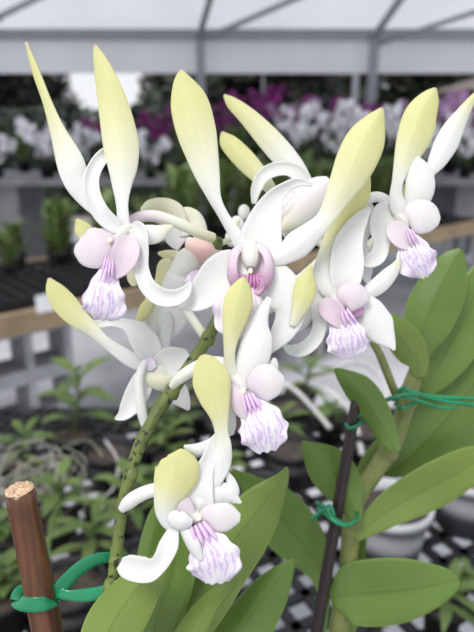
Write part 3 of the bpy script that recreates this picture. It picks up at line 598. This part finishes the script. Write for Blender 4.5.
# ties
def wire(name, label, lists, group=None):
    m = MB()
    for D, r, ps in lists: m.tube([P(x, y, D + z*D/F) for x, y, z in ps], r*D/F, 8, res=6)
    return tag(m.build(name, M['tie'], None), label, 'plant tie', group)
wire('plant_tie', 'green wire tie running from the upper cane out past the right edge', [
    (.345, 2.0, [(346, 424, -4), (350, 428, -12), (358, 425, -14), (366, 416, -4), (368, 410, 4)]),
    (.345, 2.2, [(352, 420, -8), (366, 411, -10), (382, 402, -8), (398, 396, -12), (414, 394, -14), (440, 397, -10), (480, 399, 0)]),
    (.345, 2.2, [(398, 392, -6), (404, 388, -10), (412, 392, -14), (440, 400, -10), (480, 406, 0)]),
    (.345, 1.8, [(392, 400, -6), (402, 396, -12), (420, 401, -14), (438, 407, -10), (455, 408, -6)]),
    (.345, 2.0, [(395, 404, 2), (404, 408, -8), (416, 402, 0)])])
wire('plant_tie', 'green wire tie knotted round the dark stake between the lower leaves', [
    (.348, 2.2, [(318, 508, 0), (326, 514, -10), (336, 522, -16), (346, 525, -16), (356, 520, -4), (358, 514, 10)]),
    (.348, 2.0, [(312, 519, 0), (322, 511, -8), (330, 506, -10), (334, 516, -14)]),
    (.348, 1.8, [(316, 502, 0), (326, 508, -10), (332, 517, -14), (350, 526, -8)])])

# ================================================================ near bench
import bmesh
bench = empty('mesh_bench', (0, .9, 0), 'bench under the orchids topped with black plastic lattice', 'bench')
m = MB(); ang = R(28); ca, sa = math.cos(ang), math.sin(ang)
def clip_line(c, d, box):
    t0, t1 = -9, 9
    for k in (0, 1):
        if abs(d[k]) < 1e-9:
            if not (box[k][0] < c[k] < box[k][1]): return None
            continue
        a, b = (box[k][0]-c[k])/d[k], (box[k][1]-c[k])/d[k]
        if a > b: a, b = b, a
        t0, t1 = max(t0, a), min(t1, b)
    return (t0, t1) if t1-t0 > .02 else None
BX = ((-1.1, 1.1), (-.1, 1.5))
sp = .052
for k in range(-60, 61):
    for (dx, dy) in ((ca, sa), (-sa, ca)):
        c = (-dy*k*sp, dx*k*sp + .7)
        t = clip_line(c, (dx, dy), BX)
        if t:
            a_ = Vector((c[0]+dx*t[0], c[1]+dy*t[0], BZ-.005)); b_ = Vector((c[0]+dx*t[1], c[1]+dy*t[1], BZ-.005))
            m.bar(a_, b_, .017, .010)
m.build('lattice_top', M['black'], bench, smooth=False)
for nm, a_, b_ in (('rail', (-1.12, 1.52, BZ-.05), (1.12, 1.52, BZ-.05)), ('rail', (-1.12, -.12, BZ-.05), (1.12, -.12, BZ-.05)), ('rail', (-1.12, .7, BZ-.05), (1.12, .7, BZ-.05))):
    MB().bar(a_, b_, .04, .06).build(nm, M['black2'], bench, smooth=False)
for x in (-1.08, 1.08):
    for y in (-.1, 1.5):
        MB().box((x, y, (BZ-.08)/2), (.05, .05, BZ-.08)).build('leg', M['steel'], bench, smooth=False)

# ---- leafy seedlings in black pots, one prototype each kind, then copies
def leaf_blade(mb, base, dirn, L, wd, droop=.3, seg=7):
    d = Vector(dirn).normalized(); side = d.cross(Vector((0, 0, 1)))
    if side.length < .05: side = Vector((1, 0, 0))
    side.normalize(); ids = []
    for i in range(seg+1):
        t = i/seg
        c = base + d*L*t + Vector((0, 0, -droop*L*t*t))
        w = wd*math.sin(math.pi*min(1, .08+.92*t))**.7*(.55+.45*math.sin(math.pi*t)) if t < 1 else .0003
        if t == 0: w = wd*.25
        up = Vector((0, 0, w*.35))
        ids.append([mb.addv(c-side*w+up, 0, 0, (-1, t, 0)), mb.addv(c, 0, 0, (0, t, 0)), mb.addv(c+side*w+up, 0, 0, (1, t, 0))])
    for a, b in zip(ids, ids[1:]):
        mb.face([a[0], a[1], b[1], b[0]]); mb.face([a[1], a[2], b[2], b[1]])
def copy_tree(o, loc, rz, label, sc=1, group=None):
    r = o.copy(); C.objects.link(r); r.location = loc; r.rotation_euler = (0, 0, rz); r.scale = (sc, sc, sc)
    r['label'] = label
    if group: r['group'] = group
    for ch in o.children:
        c = ch.copy(); C.objects.link(c); c.parent = r
        for g in ch.children:
            d = g.copy(); C.objects.link(d); d.parent = c
    return r
def seedling(label, cat, loc, h, n, L, wd, rg, potr=.035, poth=.06, group='leafy seedlings on the near bench'):
    o = empty('potted_seedling', loc, label, 'seedling', group)
    o0 = Vector(loc)
    p = pot_profile(potr, poth)
    MB().lathe(o0, p).build('pot', M['black'], o, origin=o0)
    s = MB(); s.lathe(o0, [(.0002, poth*.85), (potr*.5, poth*.86), (potr*.91, poth*.8)]); s.build('soil', M['soil'], o, origin=o0)
    lean = Vector((rg.uniform(-.2, .2), rg.uniform(-.2, .2), 1)).normalized()
    st = MB(); st.tube([o0+Vector((0, 0, poth*.8)), o0+lean*h*.6, o0+lean*h], [.0022, .0018, .001], 6); st.build('stem', M['leaf_weed'], o, origin=o0)
    lf = MB()
    for i in range(n):
        t = .25+.75*i/n; a = i*2.4+rg.uniform(-.3, .3)
        leaf_blade(lf, o0+lean*(poth*.8+(h-poth*.8)*t), (math.cos(a), math.sin(a), rg.uniform(.2, .9)), L*rg.uniform(.7, 1.1), wd)
    lf.build('leaves', M['leaf_weed'], o, origin=o0)
    return o
rg = random.Random(3)
protoA = seedling('', '', (5, 5, 0), .16, 12, .07, .011, rg)
protoB = seedling('', '', (5.3, 5, 0), .10, 14, .05, .012, rg)
protoC = seedling('', '', (5.6, 5, 0), .12, 10, .085, .009, rg)
SE = [
 (protoA, 62, 545, 'seedling between the brown stake and the spotted stem', 1.0), (protoC, 95, 575, 'thin leaved seedling behind the twisted green tie', 1.1),
 (protoB, 18, 560, 'seedling just left of the brown stake top', 1.0), (protoB, 6, 630, 'seedling at the lower left corner of the bench', 1.1),
 (protoA, 76, 466, 'tall upright seedling at the bench edge under the yellow petal tip', 1.5), (protoC, 170, 478, 'seedling behind the lowest stem node', 1.0),
 (protoB, 155, 520, 'seedling seen left of the lowest flower pedicel', 1.0), (protoB, 215, 505, 'seedling hidden partly by the lowest flower', 1.1),
 (protoC, 272, 455, 'seedling right of the lower middle lip', 1.0), (protoA, 240, 492, 'seedling above the pointed leaf tip', .9),
 (protoC, 20, 485, 'seedling at the left edge in the tangled roots', 1.0), (protoA, 120, 520, 'seedling directly behind the spotted stem', 1.0),
 (protoB, 456, 440, 'seedling at the right edge behind the broad leaves', 1.2), (protoC, 300, 415, 'seedling near the pale roots in the middle', 1.2),
 (protoB, 330, 440, 'low seedling behind the dark stake', 1.0), (protoC, 440, 632, 'seedling under the oval leaf at lower right', .9),
 (protoB, 458, 596, 'spreading seedling right of the oval leaf tip', .55), (protoA, 178, 452, 'seedling behind the hanging white spur', 1.0)]
used = []
for i, (pr, x, y, lb_, s_) in enumerate(SE):
    p = W(x, y, BZ); ok = [q for q in used if (q[0]-p.x)**2 + (q[1]-p.y)**2 < (.038*(s_+q[2]))**2]
    tries = 0
    while ok and tries < 60:
        p = p + Vector((rg.uniform(-.03, .03), rg.uniform(-.03, .03), 0)); tries += 1
        ok = [q for q in used if (q[0]-p.x)**2 + (q[1]-p.y)**2 < (.038*(s_+q[2]))**2]
    used.append((p.x, p.y, s_))
    copy_tree(pr, p, rg.uniform(0, 6.28), lb_, s_)
for pr in (protoA, protoB, protoC):
    for ch in list(pr.children): bpy.data.objects.remove(ch)
    bpy.data.objects.remove(pr)

# ---- grey pots at right
def free(x, y, r):
    global used
    used = used + [(x, y, r/.038)]
g1 = W(386, 558, BZ); g2 = W(458, 533, BZ)
a_ = make_pot('plant_pot', g1, .07, .12, 'pot', 'pale grey pot showing beneath the long leaf', 'pot', None, 'soil', 'potrim')
b_ = make_pot('plant_pot', Vector((g2.x+.02, g2.y+.03, BZ)), .07, .12, 'pot', 'pale grey pot of brown bark at the right edge', 'pot', None, 'terracotta', 'potrim')
# ---- black nursery pots crowded behind
def nursery(loc, r, h, label, grp):
    o = make_pot('nursery_pot', loc, r, h, 'black2', label, 'pot', grp)
    return o
proto = nursery(Vector((6, 6, 0)), .055, .085, '', 'empty black nursery pots on the near bench')
NP = [(230, 452, 'black nursery pot in the row behind the lower middle lip'), (290, 480, 'black nursery pot left of the dark stake'), (300, 428, 'black nursery pot behind the pale roots'), (140, 470, 'black nursery pot behind the middle left sepal'),
      (40, 520, 'black nursery pot left behind the brown stake'), (100, 500, 'black nursery pot left of the spotted stem'), (350, 452, 'black nursery pot behind the dark stake top'), (180, 540, 'black nursery pot behind the lowest flower'),
      (258, 524, 'black nursery pot behind the pointed leaf'), (30, 600, 'black nursery pot at the lower left behind the tie'), (150, 600, 'black nursery pot behind the lower left leaves'), (420, 430, 'black nursery pot behind the upper broad leaves'),
      (200, 425, 'black nursery pot at the back left of the lattice')]
for x, y, lb_ in NP:
    p = W(x, y, BZ); t = 0
    while t < 300 and any((q[0]-p.x)**2 + (q[1]-p.y)**2 < (.036*q[2]+.06)**2 for q in used + [(g1.x, g1.y, 1.8), (g2.x+.02, g2.y+.03, 1.8)]):
        p = W(x, y, BZ) + Vector((rg.uniform(-.02, .02), rg.uniform(-.02, .02), 0))*(1+t/40); p.z = BZ; t += 1
    if t >= 300: continue
    used.append((p.x, p.y, 1.6))
    copy_tree(proto, p, 0, lb_)
for ch in list(proto.children): bpy.data.objects.remove(ch)
bpy.data.objects.remove(proto)

# ---- tangle of grey roots at left
rt = MB()
c0 = W(35, 500, BZ+.07)
for i in range(34):
    a = rg.uniform(0, 6.28); r0 = rg.uniform(.02, .09); pts = []
    c = c0 + Vector((rg.uniform(-.10, .06), rg.uniform(-.05, .06), rg.uniform(-.01, .05)))
    for k in range(7):
        t = k/6*rg.uniform(2.5, 4)
        pts.append(c + Vector((r0*math.cos(a+t), r0*.7*math.sin(a+t)+.02*math.sin(t*2), .025*math.sin(t*1.3+a) + rg.uniform(-.008, .008))))
    rt.tube(pts, rg.uniform(.0010, .0019), 6, res=4)
tag(rt.build('aerial_roots', M['root'], None), 'tangle of grey aerial roots behind the brown stake', 'roots', None, 'stuff')
# single pale roots
def root(ps, r, label):
    m = MB(); m.tube([W(x, y, z) for x, y, z in ps], r, 8, res=6)
    tag(m.build('pale_root', M['whiteroot'], None), label, 'root', None)
root([(272, 380, .88), (292, 388, .87), (310, 405, .85), (330, 428, .84)], .0055, 'pale root ending beside the dark stake, right of the lower middle lip')
root([(290, 432, .82), (306, 452, .79), (330, 480, .76)], .005, 'pale root running down behind the folded leaf')
root([(340, 366, .95), (352, 362, .96), (372, 368, .94), (386, 390, .90), (380, 430, .84)], .005, 'pale root arching over the dark stake top')
root([(325, 388, .90), (345, 405, .88), (356, 425, .84), (362, 455, .80)], .0055, 'pale root leaning behind the dark stake')
root([(105, 440, .86), (118, 462, .84), (112, 490, .80), (90, 500, .80), (72, 478, .82)], .0022, 'thin looping root left of the spotted stem')
rm = MB(); rm.tube([W(x, y, z) for x, y, z in [(60, 640, .77), (48, 560, .9), (60, 505, .92), (100, 500, .92), (135, 512, .90)]], .003, 8, res=8)
tag(rm.build('runner', M['leaf_weed'], None), 'thin green runner bending behind the brown stake', 'runner')

# ================================================================ second bench
Z2 = .75
A = W(0, 316, Z2); B = W(474, 221, Z2); dB = (B-A).normalized(); nB = Vector((-dB.y, dB.x, 0))
if nB.y < 0: nB = -nB
A0 = A - dB*.9; B0 = B + dB*.25; mid = (A0+B0)/2
b2 = empty('tray_bench', (mid.x, mid.y, 0), 'long wood edged bench standing on concrete blocks across the aisle', 'bench')
dz = Vector((0, 0, 1))
MB().bar(A0-dz*.045, B0-dz*.045, .04, .09).build('front_rail', M['wood'], b2, smooth=False)
MB().bar(A0-dz*.045+nB*.9, B0-dz*.045+nB*.9, .04, .09).build('back_rail', M['wood'], b2, smooth=False)
m = MB(); Lb = (B0-A0).length
for k in range(8): m.bar(A0+nB*(.04+k*.12)-dz*.02, B0+nB*(.04+k*.12)-dz*.02, .012, .02)
for k in range(int(Lb/.12)): q = A0+dB*(k*.12+.05); m.bar(q+nB*.03-dz*.02, q+nB*.88-dz*.02, .012, .016)
m.build('wire_shelf', M['black2'], b2, smooth=False)
# black trays on it
tray = empty('seed_tray', (7, 7, 0), '', 'tray', 'black seed trays on the wood edged bench')
T0 = Vector((7, 7, 0)); m = MB()
TW, TD, TH = .54, .42, .05
m.box(T0+Vector((0, 0, .004)), (TW, TD, .008))
for sx in (-1, 1): m.box(T0+Vector((sx*(TW/2-.005), 0, TH/2)), (.01, TD, TH))
for sy in (-1, 1): m.box(T0+Vector((0, sy*(TD/2-.005), TH/2)), (TW-.021, .01, TH))
m.build('tray_shell', M['black'], tray, smooth=False, origin=T0)
m = MB()
for k in range(1, 8): m.box(T0+Vector((-TW/2+k*TW/8, 0, TH*.5+.004)), (.008, TD-.022, TH-.01))
for k in range(1, 6): m.box(T0+Vector((0, -TD/2+k*TD/6, TH*.5+.002)), (TW-.022, .008, TH-.014))
m.build('cell_grid', M['black2'], tray, smooth=False, origin=T0)
angB = math.atan2(dB.y, dB.x)
nm = ['leftmost', 'second', 'third', 'fourth', 'fifth', 'sixth', 'seventh', 'eighth', 'ninth']
for i in range(6):
    q = A0 + dB*(.45+i*.58) + nB*.26
    copy_tree(tray, Vector((q.x, q.y, Z2-.009)), angB, '%s black seed tray from the left in the front row on the bench' % nm[i])
for ch in list(tray.children): bpy.data.objects.remove(ch)
bpy.data.objects.remove(tray)
# white label card on the bench edge
c = W(46, 303, Z2+.05) 
m = MB(); m.bar(c-dB*.04+dz*0, c+dB*.035, .006, .07)
tag(m.build('label_card', M['white_card'], None, smooth=False), 'small blank white card standing at the edge of the left seed tray', 'card')
# concrete blocks (hollow)
def block(c, label):
    m = MB(); h = .2193; L = .39; w = .19
    o = Vector((c.x, c.y, c.z))
    M3 = Matrix((dB, nB, dz)).transposed()
    def bx(lx, lz, sx, sz): m.box(o + dB*lx + dz*(lz), (sx, w, sz), M3)
    bx(0, .015, L, .03); bx(0, h-.015, L, .03)
    for lx in (-L/2+.016, 0, L/2-.016): bx(lx, h/2, .032, h-.061)
    tag(m.build('concrete_block', M['concrete'], None, smooth=False), label, 'concrete block', 'hollow concrete blocks under the wood edged bench')
for s, nm_ in ((1.02, 'left'), (2.9, 'middle'), (4.5, 'right')):
    for k, lv in enumerate(('bottom', 'middle', 'topmost')):
        q = A0 + dB*s + nB*.14; block(Vector((q.x, q.y, k*.2197)), 'grey hollow concrete block, %s of the %s stack under the bench' % (lv, nm_))

# ---- potted orchids on benches
def bloom(mb, c, s, rg, nv):
    e1 = nv.orthogonal().normalized(); e2 = nv.cross(e1)
    for k in range(5):
        a = k*2*math.pi/5 + rg.uniform(-.1, .1)
        d = e1*math.cos(a) + e2*math.sin(a); sd = nv.cross(d)
        i0 = mb.addv(c); i1 = mb.addv(c+d*s*.55+sd*s*.38+nv*s*.12); i2 = mb.addv(c+d*s+nv*s*.05); i3 = mb.addv(c+d*s*.55-sd*s*.38+nv*s*.12)
        mb.face([i0, i1, i2, i3])
    i = [mb.addv(c+nv*s*.35+(e1*math.cos(k*2.1)+e2*math.sin(k*2.1))*s*.14) for k in range(3)]; j = mb.addv(c+nv*s*.02)
    mb.face(i); 
    for k in range(3): mb.face([i[k], i[(k+1) % 3], j])
def potted(loc, mat, rg, h=.62, nsp=5, nb=26, bs=.038, leaves=34, spread=.24):
    o0 = Vector(loc); o = empty('potted_orchid', o0, '', 'potted orchid')
    MB().lathe(o0, pot_profile(.07, .12)).build('pot', M['black2'], o, origin=o0)
    lf = MB()
    for i in range(leaves):
        a = rg.uniform(0, 6.28); r = rg.uniform(0, .05); z = rg.uniform(.1, .34)
        leaf_blade(lf, o0+Vector((r*math.cos(a), r*math.sin(a), z)), (math.cos(a)*.6, math.sin(a)*.6, rg.uniform(.4, 1.6)), rg.uniform(.11, .2), rg.uniform(.014, .022), .25)
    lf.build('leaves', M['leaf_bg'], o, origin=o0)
    cn = MB()
    for i in range(6):
        a = rg.uniform(0, 6.28); cn.tube([o0+Vector((.02*math.cos(a), .02*math.sin(a), .08)), o0+Vector((.06*math.cos(a), .06*math.sin(a), .38))], .006, 6)
    cn.build('canes', M['leaf_weed'], o, origin=o0)
    for i in range(nsp):
        a = i*6.28/nsp + rg.uniform(-.4, .4); sp_ = MB(); top = o0+Vector((spread*math.cos(a), spread*math.sin(a), h*rg.uniform(.8, 1.05)))
        md = o0+Vector((spread*.3*math.cos(a), spread*.3*math.sin(a), h*.62))
        ch = cr([tuple(o0+Vector((0, 0, .1))), tuple(md), tuple(top)], 10)
        st = MB(); st.tube([Vector(c) for c in ch[::4]] + [top], .0025, 5, res=2)
        so = st.build('flower_spike', M['leaf_weed'], o, origin=o0)
        for k in range(nb):
            t = .32+.68*k/(nb-1); c = Vector(ch[min(len(ch)-1, int(t*20))]) + Vector((rg.uniform(-.035, .035), rg.uniform(-.035, .035), rg.uniform(-.04, .03)))
            nv = Vector((rg.uniform(-1, 1), rg.uniform(-1.2, .5), rg.uniform(-.2, .6))).normalized()
            bloom(sp_, c, bs*rg.uniform(.8, 1.15), rg, nv)
        d = sp_.build('blossoms', M[mat], so, smooth=False, origin=o0)
        
    return o
protos = {'white_low': potted((8, 0, 0), 'bloom_w', rg, h=.44, nb=22, bs=.05, spread=.2, leaves=22), 'white': potted((9, 0, 0), 'bloom_w', rg), 'purple': potted((10, 0, 0), 'bloom_p', rg, h=.72), 'lilac': potted((11, 0, 0), 'bloom_l', rg, h=.68)}
# green only plants
def greens(loc):
    o0 = Vector(loc); o = empty('potted_orchid', o0, '', 'potted orchid')
    MB().lathe(o0, pot_profile(.06, .10)).build('pot', M['black'], o, origin=o0)
    lf = MB()
    for i in range(46):
        a = rg.uniform(0, 6.28); r = rg.uniform(0, .05); z = rg.uniform(.06, .26)
        leaf_blade(lf, o0+Vector((r*math.cos(a), r*math.sin(a), z)), (math.cos(a)*.5, math.sin(a)*.5, rg.uniform(.5, 1.7)), rg.uniform(.09, .15), rg.uniform(.015, .023), .25)
    lf.build('leaves', M['leaf_weed'], o, origin=o0)
    cn = MB()
    for i in range(8):
        a = rg.uniform(0, 6.28); cn.tube([o0+Vector((.02*math.cos(a), .02*math.sin(a), .06)), o0+Vector((.05*math.cos(a), .05*math.sin(a), .3))], .005, 6)
    cn.build('canes', M['leaf_weed'], o, origin=o0)
    return o
protos['green'] = greens((12, 0, 0))

def place(kind, p, s, lb_, grp):
    copy_tree(protos[kind], p, rg.uniform(0, 6.28), lb_, s, grp)
words = ['first', 'second', 'third', 'fourth', 'fifth', 'sixth', 'seventh', 'eighth', 'ninth', 'tenth', 'eleventh', 'twelfth', 'thirteenth', 'fourteenth', 'fifteenth', 'sixteenth', 'seventeenth', 'eighteenth', 'nineteenth', 'twentieth']
n = 0
for row, off in enumerate((.58, .80)):
    for k in range(17):
        s_ = .35 + k*.27 + (row % 2)*.13
        if s_ > Lb-.1: continue
        q = A0 + dB*s_ + nB*off
        if q.x > 3.2: continue
        place('green', Vector((q.x, q.y, Z2-.009)), (.85 if k < 4 else 1.05 if k < 7 else 1.45)*rg.uniform(.92, 1.1), 'leafy green potted orchid, %s from left in the %s row on the wood edged bench' % (words[k], ('front', 'middle', 'back')[row]), 'leafy green orchids on the wood edged bench')

# ---- display bench with blooms further back
Y3 = 5.35
b3 = empty('display_bench', (0, Y3+.5, 0), 'far bench carrying the rows of white and purple orchids', 'bench')
MB().box((0, Y3+.5, .975), (9, 1.0, .05)).build('bench_top', M['benchgrey'], b3, smooth=False)
for x in (-4.2, -2.1, 0, 2.1, 4.2):
    MB().box((x, Y3+.5, .475), (.3, .8, .95)).build('leg', M['benchgrey'], b3, smooth=False)
def spot(px, Y): return WY(px, 200, Y).x
disp = [('white_low', 2, 5.55, .75), ('white_low', 50, 5.5, 1.02), ('white_low', 82, 5.6, .98), ('white_low', 152, 5.5, .82), ('purple', 104, 6.1, .70), ('purple', 132, 6.15, .76), ('purple', 162, 6.1, .82), ('green', 28, 6.1, 1.1), ('green', 62, 6.1, 1.1),
        ('purple', 222, 6.1, 1.0), ('purple', 256, 6.1, 1.12), ('lilac', 290, 6.05, 1.0), ('purple', 322, 6.15, 1.0), ('white', 300, 5.55, .95), ('white', 332, 5.6, 1.0), ('white', 364, 5.55, 1.0), ('white', 394, 5.6, .95),
        ('purple', 352, 6.15, .95), ('lilac', 420, 6.1, 1.05), ('lilac', 446, 5.95, 1.1), ('lilac', 474, 6.05, 1.12), ('white', 424, 5.5, .8), ('white', 462, 5.5, .85), ('green', 186, 5.6, 1.4), ('green', 210, 5.6, 1.4), ('green', 114, 5.6, 1.1), ('green', 238, 5.55, 1.4), ('green', 268, 5.6, 1.4), ('green', 390, 6.1, 1.3), ('green', 190, 6.1, 1.5)]
cnt = {}
for kind, px, Y, s_ in sorted(disp, key=lambda t: t[1]):
    cnt[kind] = cnt.get(kind, 0)+1
    nmk = {'white_low': 'low white flowered', 'white': 'white flowered', 'purple': 'deep purple flowered', 'lilac': 'pale lilac flowered', 'green': 'flowerless green'}[kind]
    place(kind, Vector((spot(px, Y), Y, 1.0)), s_, '%s potted orchid on the far bench, %s of its colour from the left' % (nmk, words[cnt[kind]-1]), nmk + ' orchids on the far bench')
for o in protos.values():
    for ch in list(o.children):
        for g in list(ch.children): bpy.data.objects.remove(g)
        bpy.data.objects.remove(ch)
    bpy.data.objects.remove(o)

# ================================================================ setting
def struct(name, mb, mat, smooth=False): return tag(mb.build(name, M[mat], None, smooth=smooth), kind='structure')
struct('floor', MB().box((0, 2.6, -.05), (14, 12, .1)), 'floor')
struct('ground', MB().box((0, 31, -.06), (70, 44.8, .1)), 'ground')
# greenhouse frame: eave, posts, rafters, film
YE = 6.6
def E(x, y, Y=YE): return WY(x, y, Y)
k_ = 0
def trim(a, b, w, h=None, up=Vector((0, 0, 1))):
    global k_; k_ += 1
    struct('trim_%d' % k_, MB().bar(a, b, w, h or w, up), 'steel')
zt = E(237, 35).z
xl, xr = -5.5, 5.5
trim((xl, YE, E(237, 33).z), (xr, YE, E(237, 33).z), .06, .07)      # eave beam
trim((xl, YE, E(237, 40).z+.01), (xr, YE, E(237, 40).z), .04, .02)
for px in (-40, 201, 372, 545):
    x = E(px, 60).x
    trim((x, YE-.07, 0), (x, YE-.07, zt), .085, .085, Vector((0, 1, 0)))
x = E(355, 90, 7.2).x; trim((x, 7.2, 0), (x, 7.2, 2.1), .06, .06, Vector((0, 1, 0)))
x = E(263, 90, 7.2).x; trim((x, 7.2, 0), (x, 7.2, 2.2), .02, .02, Vector((0, 1, 0)))
zb = E(237, 73).z; zt2 = E(237, 34).z
band = MB(); band.face([band.addv(v) for v in ((xl, YE+.06, zb), (xr, YE+.06, zb), (xr, YE+.06, zt2), (xl, YE+.06, zt2))])
struct('wall_back', band, 'film_band')   # hanging band of film under the eave
# roof film rising towards the viewer
YR, ZR = 2.6, 3.6
m = MB(); i = [m.addv(v) for v in ((xl, YE, zt+.05), (xr, YE, zt+.05), (xr, YR, ZR), (xl, YR, ZR))]
m.face(i); o = m.build('ceiling', M['film'], None, smooth=False); tag(o, kind='structure')
def onroof(px, py):                                                  # where a sight line meets the roof plane
    d = P(px, py, 1)-ORG; n_ = Vector((0, ZR-zt-.05, YE-YR)); p0 = Vector((0, YE, zt+.0))
    return ORG + d*((p0-ORG).dot(n_)/d.dot(n_))
for (a, b, w_) in (((198, 34), (210, -8), .05), ((203, 34), (296, -8), .04), ((371, 36), (401, -8), .05), ((380, 38), (500, -2), .04), ((-20, 20), (40, -10), .04), ((0, 14), (-60, -30), .04)):
    pa, pb = onroof(*a), onroof(*b)
    pb = pa + (pb-pa)*1.25
    trim(pa-dz*.05, pb-dz*.05, w_)

# trees beyond
def tree(x, y, h, w, label, seed, cb=.2, n=2600, ls=.22):
    rg2 = random.Random(seed); o = empty('tree', (x, y, 0), label, 'tree', 'dark trees beyond the greenhouse')
    o0 = Vector((x, y, 0))
    m = MB(); m.tube([o0, o0+Vector((.1, 0, h*.4)), o0+Vector((0, .1, h*.75))], [w*.07, w*.05, w*.02], 10)
    for k in range(5):
        a = k*1.3; m.tube([o0+Vector((0, 0, h*.35)), o0+Vector((math.cos(a)*w*.2, math.sin(a)*w*.2, h*.55)), o0+Vector((math.cos(a)*w*.35, math.sin(a)*w*.35, h*.7))], [w*.03, w*.02, w*.008], 6)
    m.build('trunk', M['bark'], o, origin=o0)
    lf = MB(); lobes = [(rg2.uniform(-.3, .3)*w, rg2.uniform(-.3, .3)*w, h*rg2.uniform(cb+.12, .85), w*rg2.uniform(.22, .36)) for _ in range(14)]
    for _ in range(n):
        lx, ly, lz, lr = rg2.choice(lobes)
        d = Vector((rg2.gauss(0, 1), rg2.gauss(0, 1), rg2.gauss(0, .8))).normalized()*lr*rg2.uniform(.5, 1.05)
        c = o0 + Vector((lx, ly, lz)) + d
        if c.z < .05: continue
        e1 = Vector((rg2.uniform(-1, 1), rg2.uniform(-1, 1), rg2.uniform(-.6, .6))).normalized()*ls*.5; e2 = e1.orthogonal().normalized()*ls*.28
        lf.face([lf.addv(c-e1), lf.addv(c+e2), lf.addv(c+e1), lf.addv(c-e2)])
    lf.build('crown', M['tree'], o, smooth=False, origin=o0)
TR = [(-6.1, 14, 4.4, 3.4, 'tree at the left edge just beyond the greenhouse', 11), (-6.6, 19.5, 6.0, 2.8, 'tall tree left of the bright gap in the branches', 12), (-4.9, 16.8, 1.75, 1.9, 'low bush under the left side of the sky gap', 13),
      (-2.4, 16.0, 1.75, 1.9, 'low bush under the right side of the sky gap', 14), (.5, 14, 4.6, 3.5, 'tree between the two steel posts', 15), (-1.5, 19, 5.5, 2.9, 'tree just right of the bright gap', 20), (3.2, 22, 6.5, 4.2, 'far tree behind the purple orchids', 16), (5.6, 17.2, 5.6, 3.8, 'tree behind the right steel post', 17), (9.9, 20, 6.8, 4.4, 'tree behind the brown roof at right', 18), (-10.8, 20, 7, 4.6, 'farthest tree at the left edge', 19)]
for a in TR: tree(*a, cb=-.05 if a[2] < 2.5 else .12, n=3000 if a[2] < 2.5 else 9000, ls=.22 if a[0] < -1.6 else .32)
# hedge
hd = MB(); rg3 = random.Random(5)
hd.box((0, 10.4, .65), (20, .7, 1.3))
for _ in range(14000):
    c = Vector((rg3.uniform(-10, 10), 10.4+rg3.uniform(-.6, .5), rg3.uniform(.03, 1.65)))
    e1 = Vector((rg3.uniform(-1, 1), rg3.uniform(-1, 1), rg3.uniform(-1, 1))).normalized()*.09; e2 = e1.orthogonal().normalized()*.05
    hd.face([hd.addv(c-e1), hd.addv(c+e2), hd.addv(c+e1), hd.addv(c-e2)])
tag(hd.build('hedge', M['hedge'], None, smooth=False), 'long dark clipped hedge behind the far orchid bench', 'hedge')
# neighbouring building at right
bo = Vector((6.6, 12.6, 0)); bd = empty('garden_building', bo, 'low building with a brown sloping roof at the right edge', 'building')
MB().box(bo+Vector((0, 0, 1.0)), (4.6, 2.2, 2.0)).build('wall', M['render'], bd, smooth=False, origin=bo)
m = MB(); zr0, zr1 = 2.0, 2.55
i = [m.addv(bo+Vector(v)) for v in ((-2.6, -1.3, zr0), (2.6, -1.3, zr0), (2.6, 1.3, zr0), (-2.6, 1.3, zr0), (-1.0, 0, zr1), (1.0, 0, zr1))]
for f_ in ((0, 1, 5, 4), (1, 2, 5), (2, 3, 4, 5), (3, 0, 4), (0, 3, 2, 1)): m.face([i[k] for k in f_])
m.build('roof', M['rooftile'], bd, smooth=False, origin=bo)

# ================================================================ light
w = bpy.data.worlds.new('sky'); SC.world = w; w.use_nodes = True; nt = w.node_tree
bg = nt.nodes['Background']; tc = nt.nodes.new('ShaderNodeTexCoord'); sx = nt.nodes.new('ShaderNodeSeparateXYZ')
nt.links.new(tc.outputs['Generated'], sx.inputs[0])
cr_ = ramp(nt, sx.outputs[2], [(0, (.95, .97, 1.0)), (1, (.80, .88, 1.0))])
nt.links.new(cr_, bg.inputs[0]); bg.inputs[1].default_value = .72
sun = bpy.data.lights.new('sun', 'SUN'); sun.energy = 2.3; sun.angle = R(25); sun.color = (1, .97, .93)
so = bpy.data.objects.new('sun', sun); C.objects.link(so); so.rotation_euler = (R(28), R(-18), 0); so.location = (0, 0, 5)
vs = SC.view_settings; vs.view_transform = 'Standard'; vs.look = 'None'; vs.gamma = 1; vs.use_curve_mapping = False; vs.exposure = 0.42
